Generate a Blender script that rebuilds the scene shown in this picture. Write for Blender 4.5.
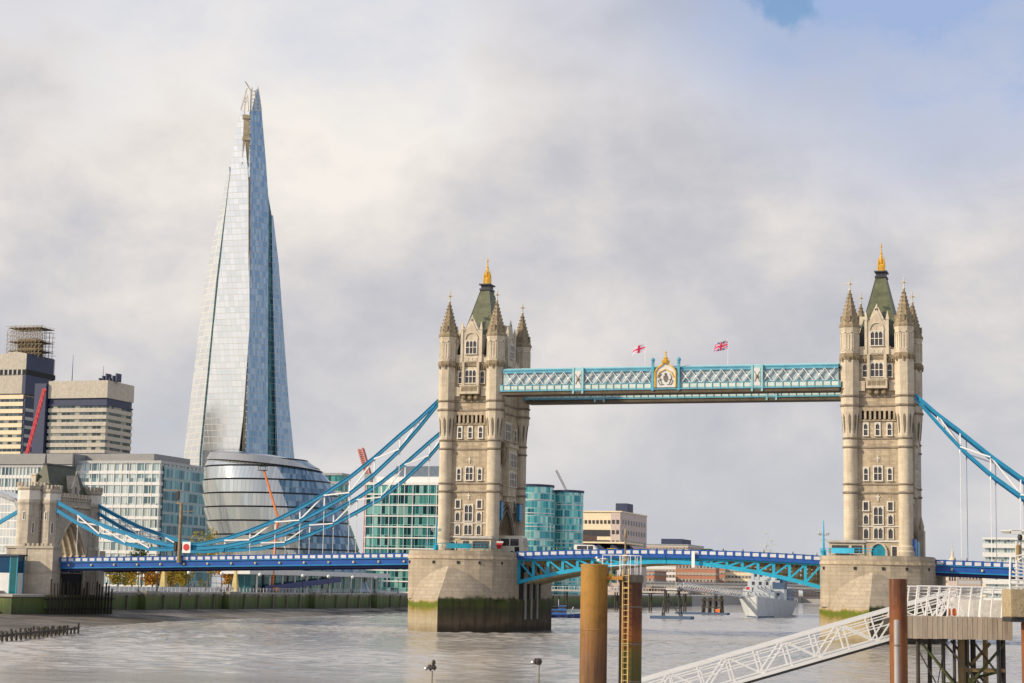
import bpy, bmesh, math, random
from mathutils import Vector, Matrix
R = math.radians; PI = math.pi
rnd = random.Random(7)
scene = bpy.context.scene
for o in list(bpy.data.objects): bpy.data.objects.remove(o)
COL = scene.collection

# ------------------------------------------------------------------ camera
YAW, PITCH, ROLL = 0.30621, 0.13257, 0.019045
cam = bpy.data.cameras.new('camera'); camo = bpy.data.objects.new('camera', cam); COL.objects.link(camo)
cam.sensor_width = 36; cam.lens = 64.72; cam.clip_start = 0.5; cam.clip_end = 20000
fw = Vector((-math.sin(YAW)*math.cos(PITCH), math.cos(YAW)*math.cos(PITCH), math.sin(PITCH)))
rt = Vector((math.cos(YAW), math.sin(YAW), 0)); up = rt.cross(fw)
r2 = math.cos(ROLL)*rt + math.sin(ROLL)*up; u2 = -math.sin(ROLL)*rt + math.cos(ROLL)*up
mw = Matrix((r2, u2, -fw)).transposed().to_4x4(); mw.translation = Vector((80.031, -365.163, 8.965))
camo.matrix_world = mw
scene.camera = camo

# ------------------------------------------------------------------ sun and sky
SUN_DIR = Vector((-0.80, -0.60, 0.0)).normalized()          # towards the sun, on the ground plan
SUN_EL = R(27)
sun = bpy.data.lights.new('sun', 'SUN'); suno = bpy.data.objects.new('sun', sun); COL.objects.link(suno)
sun.energy = 4.7; sun.angle = R(2.0); sun.color = (1.0, 0.84, 0.62)
sd = Vector((SUN_DIR.x*math.cos(SUN_EL), SUN_DIR.y*math.cos(SUN_EL), math.sin(SUN_EL)))
suno.rotation_euler = sd.to_track_quat('Z', 'Y').to_euler()
scene.view_settings.view_transform = 'Standard'; scene.view_settings.look = 'None'
scene.view_settings.exposure = 0.0; scene.view_settings.gamma = 1.0
scene.view_settings.use_curve_mapping = False

world = bpy.data.worlds.new('World'); scene.world = world; world.use_nodes = True
nt = world.node_tree; nt.nodes.clear()
def wn(t, **k):
    n = nt.nodes.new(t)
    for a, b in k.items(): setattr(n, a, b)
    return n
def wmath(op, a, b=None, clamp=False):
    n = wn('ShaderNodeMath', operation=op, use_clamp=clamp)
    for i, s in enumerate((a, b)):
        if s is None: continue
        if isinstance(s, (int, float)): n.inputs[i].default_value = s
        else: nt.links.new(s, n.inputs[i])
    return n.outputs[0]
def wnoise(vec, scale, detail=6, rough=.55, dist=0.0):
    n = wn('ShaderNodeTexNoise'); n.inputs['Scale'].default_value = scale; n.inputs['Detail'].default_value = detail
    n.inputs['Roughness'].default_value = rough; n.inputs['Distortion'].default_value = dist
    nt.links.new(vec, n.inputs['Vector']); return n.outputs['Fac']
def wramp(fac, stops):
    n = wn('ShaderNodeValToRGB'); e = n.color_ramp.elements
    while len(e) < len(stops): e.new(.5)
    for i, (p, c) in enumerate(stops): e[i].position = p; e[i].color = (*c, 1)
    nt.links.new(fac, n.inputs[0]); return n.outputs[0]
sky = wn('ShaderNodeTexSky', sky_type='NISHITA', sun_disc=False, sun_elevation=SUN_EL,
         sun_rotation=math.atan2(SUN_DIR.x, SUN_DIR.y), air_density=1.0, dust_density=0.2, ozone_density=2.5)
tc = wn('ShaderNodeTexCoord')
mp = wn('ShaderNodeMapping'); mp.inputs['Scale'].default_value = (1, 1, 1.5); mp.inputs['Location'].default_value = (3.1, 1.7, .4)
nt.links.new(tc.outputs['Generated'], mp.inputs[0])
sep = wn('ShaderNodeSeparateXYZ'); nt.links.new(tc.outputs['Generated'], sep.inputs[0])
big = wnoise(mp.outputs[0], 5.2, 3, .5, .1)
mid = wnoise(mp.outputs[0], 11.5, 9, .58, .12)
mix = wmath('ADD', wmath('MULTIPLY', big, .50), wmath('MULTIPLY', mid, .50))
def lobe(d, inner, outer, vec=None):                                  # 1 near the direction d, 0 beyond the outer angle
    v = wn('ShaderNodeVectorMath', operation='DOT_PRODUCT'); nt.links.new(vec or tc.outputs['Generated'], v.inputs[0])
    v.inputs[1].default_value = Vector(d).normalized()
    m = wn('ShaderNodeMapRange', interpolation_type='SMOOTHSTEP'); nt.links.new(v.outputs['Value'], m.inputs[0])
    m.inputs[1].default_value = math.cos(outer); m.inputs[2].default_value = math.cos(inner)
    m.inputs[3].default_value = 0; m.inputs[4].default_value = 1
    return m.outputs[0]
def pix(px, py):
    return (px-512)/1840.93*r2 + (341.5-py)/1840.93*u2 + fw
warm = lobe(pix(230, 0), .01, .25)
gd = wn('ShaderNodeVectorMath', operation='DISTANCE'); nt.links.new(tc.outputs['Generated'], gd.inputs[0]); gd.inputs[1].default_value = Vector(pix(788, -3)).normalized()
gn = wnoise(tc.outputs['Generated'], 70, 5, .55)
gm = wn('ShaderNodeMapRange', interpolation_type='SMOOTHSTEP'); nt.links.new(wmath('ADD', gd.outputs['Value'], wmath('MULTIPLY', wmath('SUBTRACT', gn, .5), .034)), gm.inputs[0])
gm.inputs[1].default_value = .009; gm.inputs[2].default_value = .022; gm.inputs[3].default_value = 1; gm.inputs[4].default_value = 0
gap = gm.outputs[0]
fine = wnoise(mp.outputs[0], 46, 6, .6, .3)
dk = lobe(pix(700, 250), .0, .20)
edge = lobe(pix(960, 20), .0, .14)
low = wn('ShaderNodeMapRange'); nt.links.new(sep.outputs[2], low.inputs[0])
low.inputs[1].default_value = 0.0; low.inputs[2].default_value = .16; low.inputs[3].default_value = .10; low.inputs[4].default_value = 0.0
lev = wmath('ADD', wmath('ADD', mix, wmath('MULTIPLY', warm, .165)), wmath('SUBTRACT', wmath('MULTIPLY', edge, .04), wmath('MULTIPLY', dk, .025)))
ccol = wramp(lev, [(.38, (.515, .52, .57)), (.455, (.585, .582, .618)), (.515, (.675, .652, .658)), (.58, (.79, .745, .715)), (.68, (.92, .87, .81))])
hz = wn('ShaderNodeMapRange', interpolation_type='SMOOTHSTEP'); nt.links.new(sep.outputs[2], hz.inputs[0])
hz.inputs[1].default_value = -.02; hz.inputs[2].default_value = .17; hz.inputs[3].default_value = .62; hz.inputs[4].default_value = 0.0
hmx = wn('ShaderNodeMix', data_type='RGBA'); nt.links.new(hz.outputs[0], hmx.inputs[0]); nt.links.new(ccol, hmx.inputs[6]); hmx.inputs[7].default_value = (.595, .615, .65, 1)
ccol = hmx.outputs[2]
# thinner cloud high up lets the blue through, most of all towards the north west
thin = wn('ShaderNodeMapRange', interpolation_type='SMOOTHSTEP'); nt.links.new(wmath('ADD', sep.outputs[2], wmath('MULTIPLY', wmath('SUBTRACT', mid, .5), .22)), thin.inputs[0])
thin.inputs[1].default_value = .215; thin.inputs[2].default_value = .36; thin.inputs[3].default_value = 0.0; thin.inputs[4].default_value = .42
veil = wmath('ADD', thin.outputs[0], wmath('MULTIPLY', wmath('MULTIPLY', lobe(pix(930, -60), .0, .17), wmath('ADD', mid, .25)), 1.0), True)
vmx = wn('ShaderNodeMix', data_type='RGBA'); nt.links.new(veil, vmx.inputs[0]); nt.links.new(ccol, vmx.inputs[6]); vmx.inputs[7].default_value = (.36, .47, .72, 1)
ccol = vmx.outputs[2]
CLOUD = wmath('ADD', 1.0, wmath('MULTIPLY', lobe(sd, .1, 1.0), .6))      # cloud near the sun is brighter
bgC = wn('ShaderNodeBackground'); nt.links.new(CLOUD, bgC.inputs[1]); nt.links.new(ccol, bgC.inputs[0])
bgS = wn('ShaderNodeBackground'); bgS.inputs[1].default_value = .15; nt.links.new(sky.outputs[0], bgS.inputs[0])
# cloud cover: closed where the photograph looks, broken towards the north
north = lobe((.75, .25, .35), .25, .95)
hole = wmath('ADD', wmath('ADD', 0.0, 0.0), wmath('SUBTRACT', wmath('MULTIPLY', north, .20), wmath('MULTIPLY', wmath('SUBTRACT', fine, .5), .22)))
cov = wmath('SUBTRACT', wmath('ADD', mid, .32), hole)
cm = wn('ShaderNodeMapRange', interpolation_type='SMOOTHSTEP'); nt.links.new(cov, cm.inputs[0])
cm.inputs[1].default_value = .40; cm.inputs[2].default_value = .64; cm.inputs[3].default_value = 0; cm.inputs[4].default_value = 1
ms = wn('ShaderNodeMixShader'); nt.links.new(wmath('MULTIPLY', cm.outputs[0], wmath('SUBTRACT', 1.0, wmath('MULTIPLY', gap, .95))), ms.inputs[0]); nt.links.new(bgS.outputs[0], ms.inputs[1]); nt.links.new(bgC.outputs[0], ms.inputs[2])
wo = wn('ShaderNodeOutputWorld'); nt.links.new(ms.outputs[0], wo.inputs[0])

# ------------------------------------------------------------------ materials
class NT:
    def __init__(s, name):
        s.m = bpy.data.materials.new(name); s.m.use_nodes = True; s.t = s.m.node_tree; s.t.nodes.clear()
        s.out = s.n('ShaderNodeOutputMaterial'); s.p = s.n('ShaderNodeBsdfPrincipled'); s.l(s.p.outputs[0], s.out.inputs[0])
        s.tc = s.n('ShaderNodeTexCoord')
    def n(s, t, **k):
        x = s.t.nodes.new(t)
        for a, b in k.items(): setattr(x, a, b)
        return x
    def l(s, a, b): s.t.links.new(a, b)
    def put(s, sock, v):
        if isinstance(v, bpy.types.NodeSocket): s.l(v, sock)
        elif isinstance(v, (tuple, list)) and len(v) == 3 and sock.type == 'RGBA': sock.default_value = (*v, 1)
        else: sock.default_value = v
    def math(s, op, a, b=None, c=None):
        x = s.n('ShaderNodeMath', operation=op)
        for i, q in enumerate((a, b, c)):
            if q is not None: s.put(x.inputs[i], q)
        return x.outputs[0]
    def xyz(s):
        x = s.n('ShaderNodeSeparateXYZ'); s.l(s.tc.outputs['Object'], x.inputs[0]); return x.outputs
    def comb(s, x, y, z):
        c = s.n('ShaderNodeCombineXYZ')
        for i, q in enumerate((x, y, z)): s.put(c.inputs[i], q)
        return c.outputs[0]
    def noise(s, scale, detail=5, rough=.6, vec=None, stretch=None):
        x = s.n('ShaderNodeTexNoise'); x.inputs['Scale'].default_value = scale; x.inputs['Detail'].default_value = detail; x.inputs['Roughness'].default_value = rough
        v = vec or s.tc.outputs['Object']
        if stretch:
            mpn = s.n('ShaderNodeMapping'); mpn.inputs['Scale'].default_value = stretch; s.l(v, mpn.inputs[0]); v = mpn.outputs[0]
        s.l(v, x.inputs['Vector']); return x.outputs['Fac']
    def ramp(s, fac, stops, const=False):
        x = s.n('ShaderNodeValToRGB'); e = x.color_ramp.elements
        if const: x.color_ramp.interpolation = 'CONSTANT'
        while len(e) < len(stops): e.new(.5)
        for i, (p, c) in enumerate(stops): e[i].position = p; e[i].color = (*c, 1)
        s.l(fac, x.inputs[0]); return x.outputs[0]
    def mix(s, fac, a, b, mode='MIX'):
        x = s.n('ShaderNodeMix', data_type='RGBA', blend_type=mode)
        s.put(x.inputs[0], fac); s.put(x.inputs[6], a); s.put(x.inputs[7], b); return x.outputs[2]
    def range(s, v, a, b, c=0, d=1):
        x = s.n('ShaderNodeMapRange'); s.put(x.inputs[0], v)
        for i, q in enumerate((a, b, c, d)): s.put(x.inputs[i+1], q)
        return x.outputs[0]
    def done(s, col=None, rough=None, metal=None, bump=None, bstr=.3, bdist=.05, spec=None):
        if col is not None: s.put(s.p.inputs['Base Color'], col)
        if rough is not None: s.put(s.p.inputs['Roughness'], rough)
        if metal is not None: s.put(s.p.inputs['Metallic'], metal)
        if spec is not None: s.put(s.p.inputs['Specular IOR Level'], spec)
        if bump is not None:
            b = s.n('ShaderNodeBump'); b.inputs['Strength'].default_value = bstr; b.inputs['Distance'].default_value = bdist
            s.l(bump, b.inputs['Height']); s.l(b.outputs[0], s.p.inputs['Normal'])
        return s.m
def sc(c, k): return tuple(min(1, x*k) for x in c)
def plain(name, col, rough=.6, metal=0.0, var=.18, scale=.6, bump=0, spec=None, streak=0):
    t = NT(name); n = t.noise(scale)
    c = t.ramp(n, [(.3, sc(col, 1-var)), (.7, sc(col, 1+var))])
    if streak:
        w = t.noise(1.0, 4, .6, None, (2.2, 2.2, .12))
        c = t.mix(t.math('MULTIPLY', t.range(w, .45, .75), streak), c, sc(col, .45))
    return t.done(c, rough, metal, n if bump else None, bump, .05, spec)
def stone(name, col, bw=1.1, bh=.45, var=.2, mortar=.6, dirt=.45, rough=.85, bump=.35):
    t = NT(name); x, y, z = t.xyz()
    v = t.comb(t.math('ADD', x, y), z, 0.0)
    b = t.n('ShaderNodeTexBrick'); b.inputs['Scale'].default_value = 1; b.inputs['Brick Width'].default_value = bw; b.inputs['Row Height'].default_value = bh
    b.inputs['Mortar Size'].default_value = .025; b.inputs['Mortar Smooth'].default_value = .3; b.inputs['Bias'].default_value = 0
    t.put(b.inputs['Color1'], sc(col, 1-var)); t.put(b.inputs['Color2'], sc(col, 1+var)); t.put(b.inputs['Mortar'], sc(col, mortar)); t.l(v, b.inputs['Vector'])
    n = t.noise(.35, 6); c = t.mix(.55, b.outputs[0], t.ramp(n, [(.3, sc(col, .72)), (.7, sc(col, 1.18))]))
    w = t.noise(1.0, 5, .65, None, (1.3, 1.3, .13))
    c = t.mix(t.math('MULTIPLY', t.range(w, .48, .78), dirt), c, (col[0]*.38, col[1]*.35, col[2]*.33))
    return t.done(c, rough, 0, b.outputs['Fac'], -bump, .06)
def facade(name, cw, ch, glass, line=(.75, .75, .72), lw=.06, lh=.08, metal=.6, rough=.12, polar=0, dirt=0, off=0.0, wob=.03):
    """a curtain wall: one tone per pane, thin frames round each"""
    t = NT(name); x, y, z = t.xyz()
    if polar: u = t.math('MULTIPLY', t.math('ARCTAN2', y, x), polar)
    else: u = t.math('ADD', x, y)
    a = t.math('ADD', t.math('DIVIDE', u, cw), 500.0); b = t.math('ADD', t.math('DIVIDE', z, ch), 500.0+off)
    w = t.n('ShaderNodeTexWhiteNoise', noise_dimensions='2D'); t.l(t.comb(t.math('FLOOR', a), t.math('FLOOR', b), 0.0), w.inputs['Vector'])
    n = len(glass)
    c = t.ramp(w.outputs['Value'], [(i/n, g) for i, g in enumerate(glass)], True)
    fa = t.math('LESS_THAN', t.math('FRACT', a), lw); fb = t.math('LESS_THAN', t.math('FRACT', b), lh)
    ln = t.math('MAXIMUM', fa, fb)
    ge = t.n('ShaderNodeNewGeometry'); va = t.n('ShaderNodeVectorMath', operation='SUBTRACT'); t.l(w.outputs['Color'], va.inputs[0]); va.inputs[1].default_value = (.5, .5, .5)
    vb = t.n('ShaderNodeVectorMath', operation='SCALE'); t.l(va.outputs[0], vb.inputs[0]); vb.inputs['Scale'].default_value = wob
    vc = t.n('ShaderNodeVectorMath', operation='ADD'); t.l(ge.outputs['Normal'], vc.inputs[0]); t.l(vb.outputs[0], vc.inputs[1])
    vd = t.n('ShaderNodeVectorMath', operation='NORMALIZE'); t.l(vc.outputs[0], vd.inputs[0]); t.l(vd.outputs[0], t.p.inputs['Normal'])
    c = t.mix(ln, c, line)
    return t.done(c, t.math('ADD', t.math('MULTIPLY', ln, .45), rough), t.math('MULTIPLY', t.math('SUBTRACT', 1.0, ln), metal))

m_stone = stone('tower stone', (.455, .372, .262), 1.1, .45, .38, .55, .8)
m_pale = stone('portland stone', (.56, .485, .37), 1.3, .5, .16, .7, .62)
m_trim = plain('stone trim', (.58, .51, .40), .8, var=.2, streak=.5)
m_cap = plain('weathered spire stone', (.26, .205, .13), .85, var=.45, scale=1.6, streak=.6)
m_dirt = plain('sooty stone', (.16, .135, .105), .9, var=.3)
m_frame = plain('pale window stone', (.66, .62, .54), .7, var=.1)
m_pane = plain('dark leaded glass', (.055, .055, .06), .15, var=.5, scale=2.5)
m_roof = plain('green slate', (.10, .11, .055), .55, var=.4, scale=.5, streak=.5)
m_lead = plain('lead', (.035, .04, .05), .5)
m_gold = plain('gilding', (.80, .46, .06), .3, .55, var=.15)
m_cyan = plain('pale blue paint', (.012, .36, .56), .45, var=.12, streak=.25)
m_turq = plain('turquoise paint', (.30, .55, .58), .45, var=.12, streak=.2)
m_blue = plain('bridge blue paint', (.006, .20, .42), .4, var=.12)
m_royal = plain('royal blue paint', (.010, .08, .34), .4, var=.15)
m_navy = plain('dark blue paint', (.006, .02, .14), .5, var=.2)
m_white = plain('white paint', (.78, .78, .77), .5, var=.06, streak=.12)
m_offw = plain('off white paint', (.62, .63, .62), .5, var=.1)
m_soffit = plain('brown underside', (.10, .078, .05), .8, var=.3)
m_rib = plain('sandy girder paint', (.55, .45, .27), .7, var=.25)
m_asph = plain('asphalt', (.055, .055, .057), .9, bump=.1)
m_dark = plain('dark void', (.018, .018, .02), .9)
m_black = plain('black iron', (.02, .02, .022), .5)
m_grey = plain('grey metal', (.32, .33, .34), .45, .3)
m_conc = plain('concrete', (.42, .40, .37), .85, var=.18, streak=.3, bump=.1)
m_panelw = plain('parapet panel paint', (.58, .60, .65), .5, var=.1)
m_walk = plain('walkway blue paint', (.10, .35, .48), .45, var=.15, streak=.25)
m_red = plain('red paint', (.55, .03, .04), .5)
m_orange = plain('orange paint', (.65, .17, .03), .5)
m_skin = plain('skin', (.5, .3, .22), .6); m_yel = plain('yellow paint', (.62, .44, .04), .5)
m_teal = plain('teal paint', (.01, .25, .36), .45)

# ------------------------------------------------------------------ mesh helpers
class MB:
    def __init__(s): s.v = []; s.f = []; s.i = []
    def add(s, vs, fs, mi=0):
        k = len(s.v); s.v += [tuple(q) for q in vs]; s.f += [tuple(a+k for a in f) for f in fs]; s.i += [mi]*len(fs); return s
    def hexa(s, b, t, mi=0):
        return s.add(list(b)+list(t), [(3, 2, 1, 0), (4, 5, 6, 7), (0, 1, 5, 4), (1, 2, 6, 5), (2, 3, 7, 6), (3, 0, 4, 7)], mi)
    def box(s, x0, x1, y0, y1, z0, z1, mi=0):
        return s.hexa([(x0, y0, z0), (x1, y0, z0), (x1, y1, z0), (x0, y1, z0)], [(x0, y0, z1), (x1, y0, z1), (x1, y1, z1), (x0, y1, z1)], mi)
    def beam(s, p, q, w, h, upv=(0, 0, 1), mi=0):
        p = Vector(p); q = Vector(q); d = (q-p).normalized(); a = d.cross(Vector(upv))
        if a.length < 1e-4: a = d.cross(Vector((0, 1, 0)))
        a = a.normalized()*w/2; b = a.normalized().cross(d)*h/2
        return s.hexa([p-a-b, p+a-b, p+a+b, p-a+b], [q-a-b, q+a-b, q+a+b, q-a+b], mi)
    def tube(s, p, q, r0, r1=None, n=8, mi=0):
        r1 = r0 if r1 is None else r1
        p = Vector(p); q = Vector(q); d = (q-p).normalized(); a = d.orthogonal().normalized(); b = d.cross(a)
        vs = [p+(a*math.cos(2*PI*k/n)+b*math.sin(2*PI*k/n))*r0 for k in range(n)] + [q+(a*math.cos(2*PI*k/n)+b*math.sin(2*PI*k/n))*r1 for k in range(n)]
        return s.add(vs, [(k, (k+1) % n, n+(k+1) % n, n+k) for k in range(n)]+[tuple(range(n))[::-1], tuple(range(n, 2*n))], mi)
    def lathe(s, x, y, prof, n=8, rot=None, mi=0, sx=1, sy=1):
        rot = PI/n if rot is None else rot
        vs = []; fs = []
        for r, z in prof: vs += [(x+sx*r*math.cos(rot+2*PI*k/n), y+sy*r*math.sin(rot+2*PI*k/n), z) for k in range(n)]
        for j in range(len(prof)-1): fs += [(j*n+k, j*n+(k+1) % n, (j+1)*n+(k+1) % n, (j+1)*n+k) for k in range(n)]
        fs += [tuple(range(n))[::-1], tuple(range((len(prof)-1)*n, len(prof)*n))]
        return s.add(vs, fs, mi)
    def prism(s, poly, fn, t0, t1, mi=0):
        n = len(poly); vs = [fn(a, b, t0) for a, b in poly]+[fn(a, b, t1) for a, b in poly]
        return s.add(vs, [(k, (k+1) % n, n+(k+1) % n, n+k) for k in range(n)]+[tuple(range(n))[::-1], tuple(range(n, 2*n))], mi)
    def path(s, pts, r, n=6, mi=0):
        for a, b in zip(pts, pts[1:]): s.tube(a, b, r, r, n, mi)
        return s
    def strip(s, pts, w, h, upv=(0, 0, 1), mi=0):
        for a, b in zip(pts, pts[1:]): s.beam(a, b, w, h, upv, mi)
        return s
    def map(s, fn): s.v = [tuple(fn(*q)) for q in s.v]; return s
    def pieces(s):
        p = list(range(len(s.v)))
        def find(a):
            while p[a] != a: p[a] = p[p[a]]; a = p[a]
            return a
        for f in s.f:
            for b in f[1:]: p[find(b)] = find(f[0])
        out = {}
        for f, i in zip(s.f, s.i): out.setdefault(find(f[0]), []).append((f, i))
        res = []
        for fs in out.values():
            ids = sorted({a for f, _ in fs for a in f}); k = {a: j for j, a in enumerate(ids)}
            m = MB(); m.v = [s.v[a] for a in ids]; m.f = [tuple(k[a] for a in f) for f, _ in fs]; m.i = [i for _, i in fs]; res.append(m)
        return res
    def each(s, name, mats, parent=None, **k):
        for m in s.pieces(): m.build(name, mats, parent, **k)
    def build(s, name, mats, parent=None, smooth=False, bevel=0):
        me = bpy.data.meshes.new(name); me.from_pydata(s.v, [], s.f)
        for m in (mats if isinstance(mats, (list, tuple)) else [mats]): me.materials.append(m)
        me.polygons.foreach_set('material_index', s.i)
        bm = bmesh.new(); bm.from_mesh(me); bmesh.ops.recalc_face_normals(bm, faces=bm.faces)
        if bevel: bmesh.ops.bevel(bm, geom=bm.edges, offset=bevel, segments=2, affect='EDGES', clamp_overlap=True)
        bm.to_mesh(me); bm.free()
        if smooth:
            me.polygons.foreach_set('use_smooth', [True]*len(me.polygons))
            if smooth is not True: me.set_sharp_from_angle(angle=R(smooth))
        me.update()
        o = bpy.data.objects.new(name, me); COL.objects.link(o)
        if parent: o.parent = parent
        return o
def tag(o, label=None, cat=None, group=None, kind=None):
    for k, v in (('label', label), ('category', cat), ('group', group), ('kind', kind)):
        if v: o[k] = v
    return o
def thing(name, label, cat, loc=(0, 0, 0), rz=0, group=None):
    o = bpy.data.objects.new(name, None); COL.objects.link(o); o.location = loc; o.rotation_euler = (0, 0, rz); o.empty_display_size = .5
    return tag(o, label, cat, group)
KIDS = {}
def copy_tree(o, parent=None):
    c = o.copy(); COL.objects.link(c)
    if parent: c.parent = parent
    for ch in list(o.children): copy_tree(ch, c)
    return c
def again(o, loc, rz=None, label=None):
    c = copy_tree(o); c.location = loc
    if rz is not None: c.rotation_euler = (0, 0, rz)
    if label: c['label'] = label
    return c
def struct(o): o['kind'] = 'structure'; return o
# ------------------------------------------------------------------ water, land
def water():
    t = NT('river water'); n1 = t.noise(.16, 5, .6, None, (.45, 1.25, 1)); n2 = t.noise(.7, 6, .65, None, (.5, 1.2, 1)); n3 = t.noise(.015, 3, .5, None, (.4, 1.6, 1))
    h = t.math('ADD', t.math('MULTIPLY', n1, .65), t.math('MULTIPLY', n2, .35))
    c = t.ramp(n3, [(.3, (.31, .29, .262)), (.7, (.40, .375, .34))])
    m = t.done(c, t.range(n3, .35, .65, .04, .10), 0, h, 1.0, .4)
    t.p.inputs['IOR'].default_value = 1.45
    # one sheet: a fine wavy grid over the reach in view, stretched out flat to the horizon
    import numpy as np
    xs = np.concatenate(([-4000, -400], np.arange(-150, 88, .62), [400, 4000])); ys = np.concatenate(([-700, -300], np.arange(-206, 430, .62), [700, 6000]))
    X, Y = np.meshgrid(xs, ys); Z = np.zeros_like(X); g = np.random.default_rng(5)
    for k in range(44):
        L = 1.5*(6/1.5)**g.random(); a = g.normal(1.45, .5); kx, ky = 2*np.pi/L*np.cos(a), 2*np.pi/L*np.sin(a)
        Z += .0068*L**.85*np.sin(kx*X+ky*Y+g.random()*6.28)
    lull = .62+.38*np.sin(X*.031+1.3*np.sin(Y*.023))*np.sin(Y*.041+1.1*np.sin(X*.017))
    fade = np.clip((X+150)/12, 0, 1)*np.clip((88-X)/12, 0, 1)*np.clip((Y+206)/12, 0, 1)*np.clip((430-Y)/60, 0, 1)
    Z *= lull*fade
    co = np.stack([X, Y, Z], -1).reshape(-1, 3); nx, ny = len(xs), len(ys); i = np.arange(nx*ny).reshape(ny, nx)
    q = np.stack([i[:-1, :-1], i[:-1, 1:], i[1:, 1:], i[1:, :-1]], -1).reshape(-1, 4)
    d = bpy.data.meshes.new('river_water'); d.vertices.add(len(co)); d.vertices.foreach_set('co', co.ravel()); d.loops.add(q.size); d.loops.foreach_set('vertex_index', q.ravel().astype(np.int32))
    d.polygons.add(len(q)); d.polygons.foreach_set('loop_start', (np.arange(len(q))*4).astype(np.int32)); d.update(calc_edges=True); d.materials.append(m)
    d.polygons.foreach_set('use_smooth', np.ones(len(q), bool)); d.validate()
    o = bpy.data.objects.new('river_water', d); COL.objects.link(o); struct(o)
water()
def land():
    # south bank plateau and the far north bank, with their quay faces
    m = MB()
    m.prism([(-144.6, -700), (-144.6, 700), (-170, 1150), (-170, 1300), (-60, 1300), (-60, 5000), (-4000, 5000), (-4000, -700)], lambda a, b, t: (a, b, t), -3, 5.9)
    struct(m.build('south_bank_ground', plain('paving', (.34, .33, .31), .85, var=.15)))
    n = MB(); n.prism([(24, 560), (400, 500), (3500, 500), (3500, 5000), (-59, 5000), (-59, 1302), (-30, 1190), (-10, 800)], lambda a, b, t: (a, b, t), -3, 7.0)
    struct(n.build('north_bank_ground', m_conc))
    # foreshore: a sloping mud bank in front of the embankment wall
    t = NT('foreshore mud'); a = t.noise(.8, 10, .8); b = t.noise(.07, 5, .6)
    c = t.mix(t.range(b, .4, .6), t.ramp(a, [(.3, (.035, .032, .028)), (.7, (.11, .095, .075))]), t.ramp(a, [(.3, (.06, .05, .04)), (.7, (.27, .235, .185))]))
    mud = t.done(c, t.range(b, .4, .65, .9, .5), 0, a, .7, .4)
    m = MB(); ys = [-240, -170, -132, -110, -97, -80, -52, -20, 16, 50, 90, 130, 170, 220, 300, 420]
    xo = [-40, -58, -70.7, -75, -79, -88, -99.6, -107, -113.5, -117, -121.7, -127, -132, -139, -141.5, -142.5]
    vs = []; K = 9
    for y, x in zip(ys, xo):
        for k in range(K):
            f = k/(K-1); z = 1.6*(1-f)**1.1 + .14*math.sin(y*.13+k*1.7)*(1-f) + .14 - (.5 if k == K-1 else .0)
            vs.append((-144.5+(x+144.5)*f+(rnd.uniform(-1.2, 1.2) if 0 < k else 0), y+(rnd.uniform(-2, 2) if 0 < k < K-1 else 0), z))
    fs = [(j*K+k, j*K+k+1, (j+1)*K+k+1, (j+1)*K+k) for j in range(len(ys)-1) for k in range(K-1)]
    m.add(vs, fs); struct(m.build('foreshore_mud', mud, smooth=True))
land()

# ------------------------------------------------------------------ embankment wall
def embankment():
    t = NT('algae wall'); x, y, z = t.xyz()
    n = t.noise(.25, 6, .65); s = t.noise(1.0, 4, .6, None, (.8, .8, .12))
    h = t.math('ADD', z, t.math('MULTIPLY', t.math('SUBTRACT', n, .5), 1.6))
    c = t.ramp(t.range(h, 0, 6), [(.0, (.035, .035, .025)), (.25, (.05, .06, .025)), (.5, (.075, .12, .025)), (.72, (.11, .15, .035)), (.84, (.15, .155, .07)), (.92, (.33, .31, .26))])
    c = t.mix(t.range(s, .45, .75, 0, .7), c, (.025, .03, .018))
    mw = t.done(c, .7, 0, n, .4, .2)
    root = thing('embankment_wall', 'long green algae covered river wall along the south bank foreshore', 'wall', (-144, 0, 0))
    m = MB(); m.box(-.6, .3, 16, 700, -.5, 5.7); m.box(-.6, .3, -700, -14, -.5, 5.7)
    m.build('wall_face', mw, root)
    c = MB(); c.box(-.9, .45, 16, 700, 5.7, 6.15); c.box(-.9, .45, -700, -14, 5.7, 6.15); c.build('coping', m_conc, root)
    k = 0
    for y in [18+9.3*i for i in range(44)]:
        b = MB(); b.box(.3, .75, y-.22, y+.22, -.5, 5.5+.2*math.sin(y)); b.build('fender_post', m_dirt, root)
    for y in (46, 92, 150, 200, 262):
        b = MB(); b.box(.3, 2.2, y-3.2, y+3.2, -.5, 5.6); b.box(.2, 2.4, y-3.4, y+3.4, 5.6, 6.3); b.build('buttress', mw, root)
embankment()

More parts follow.
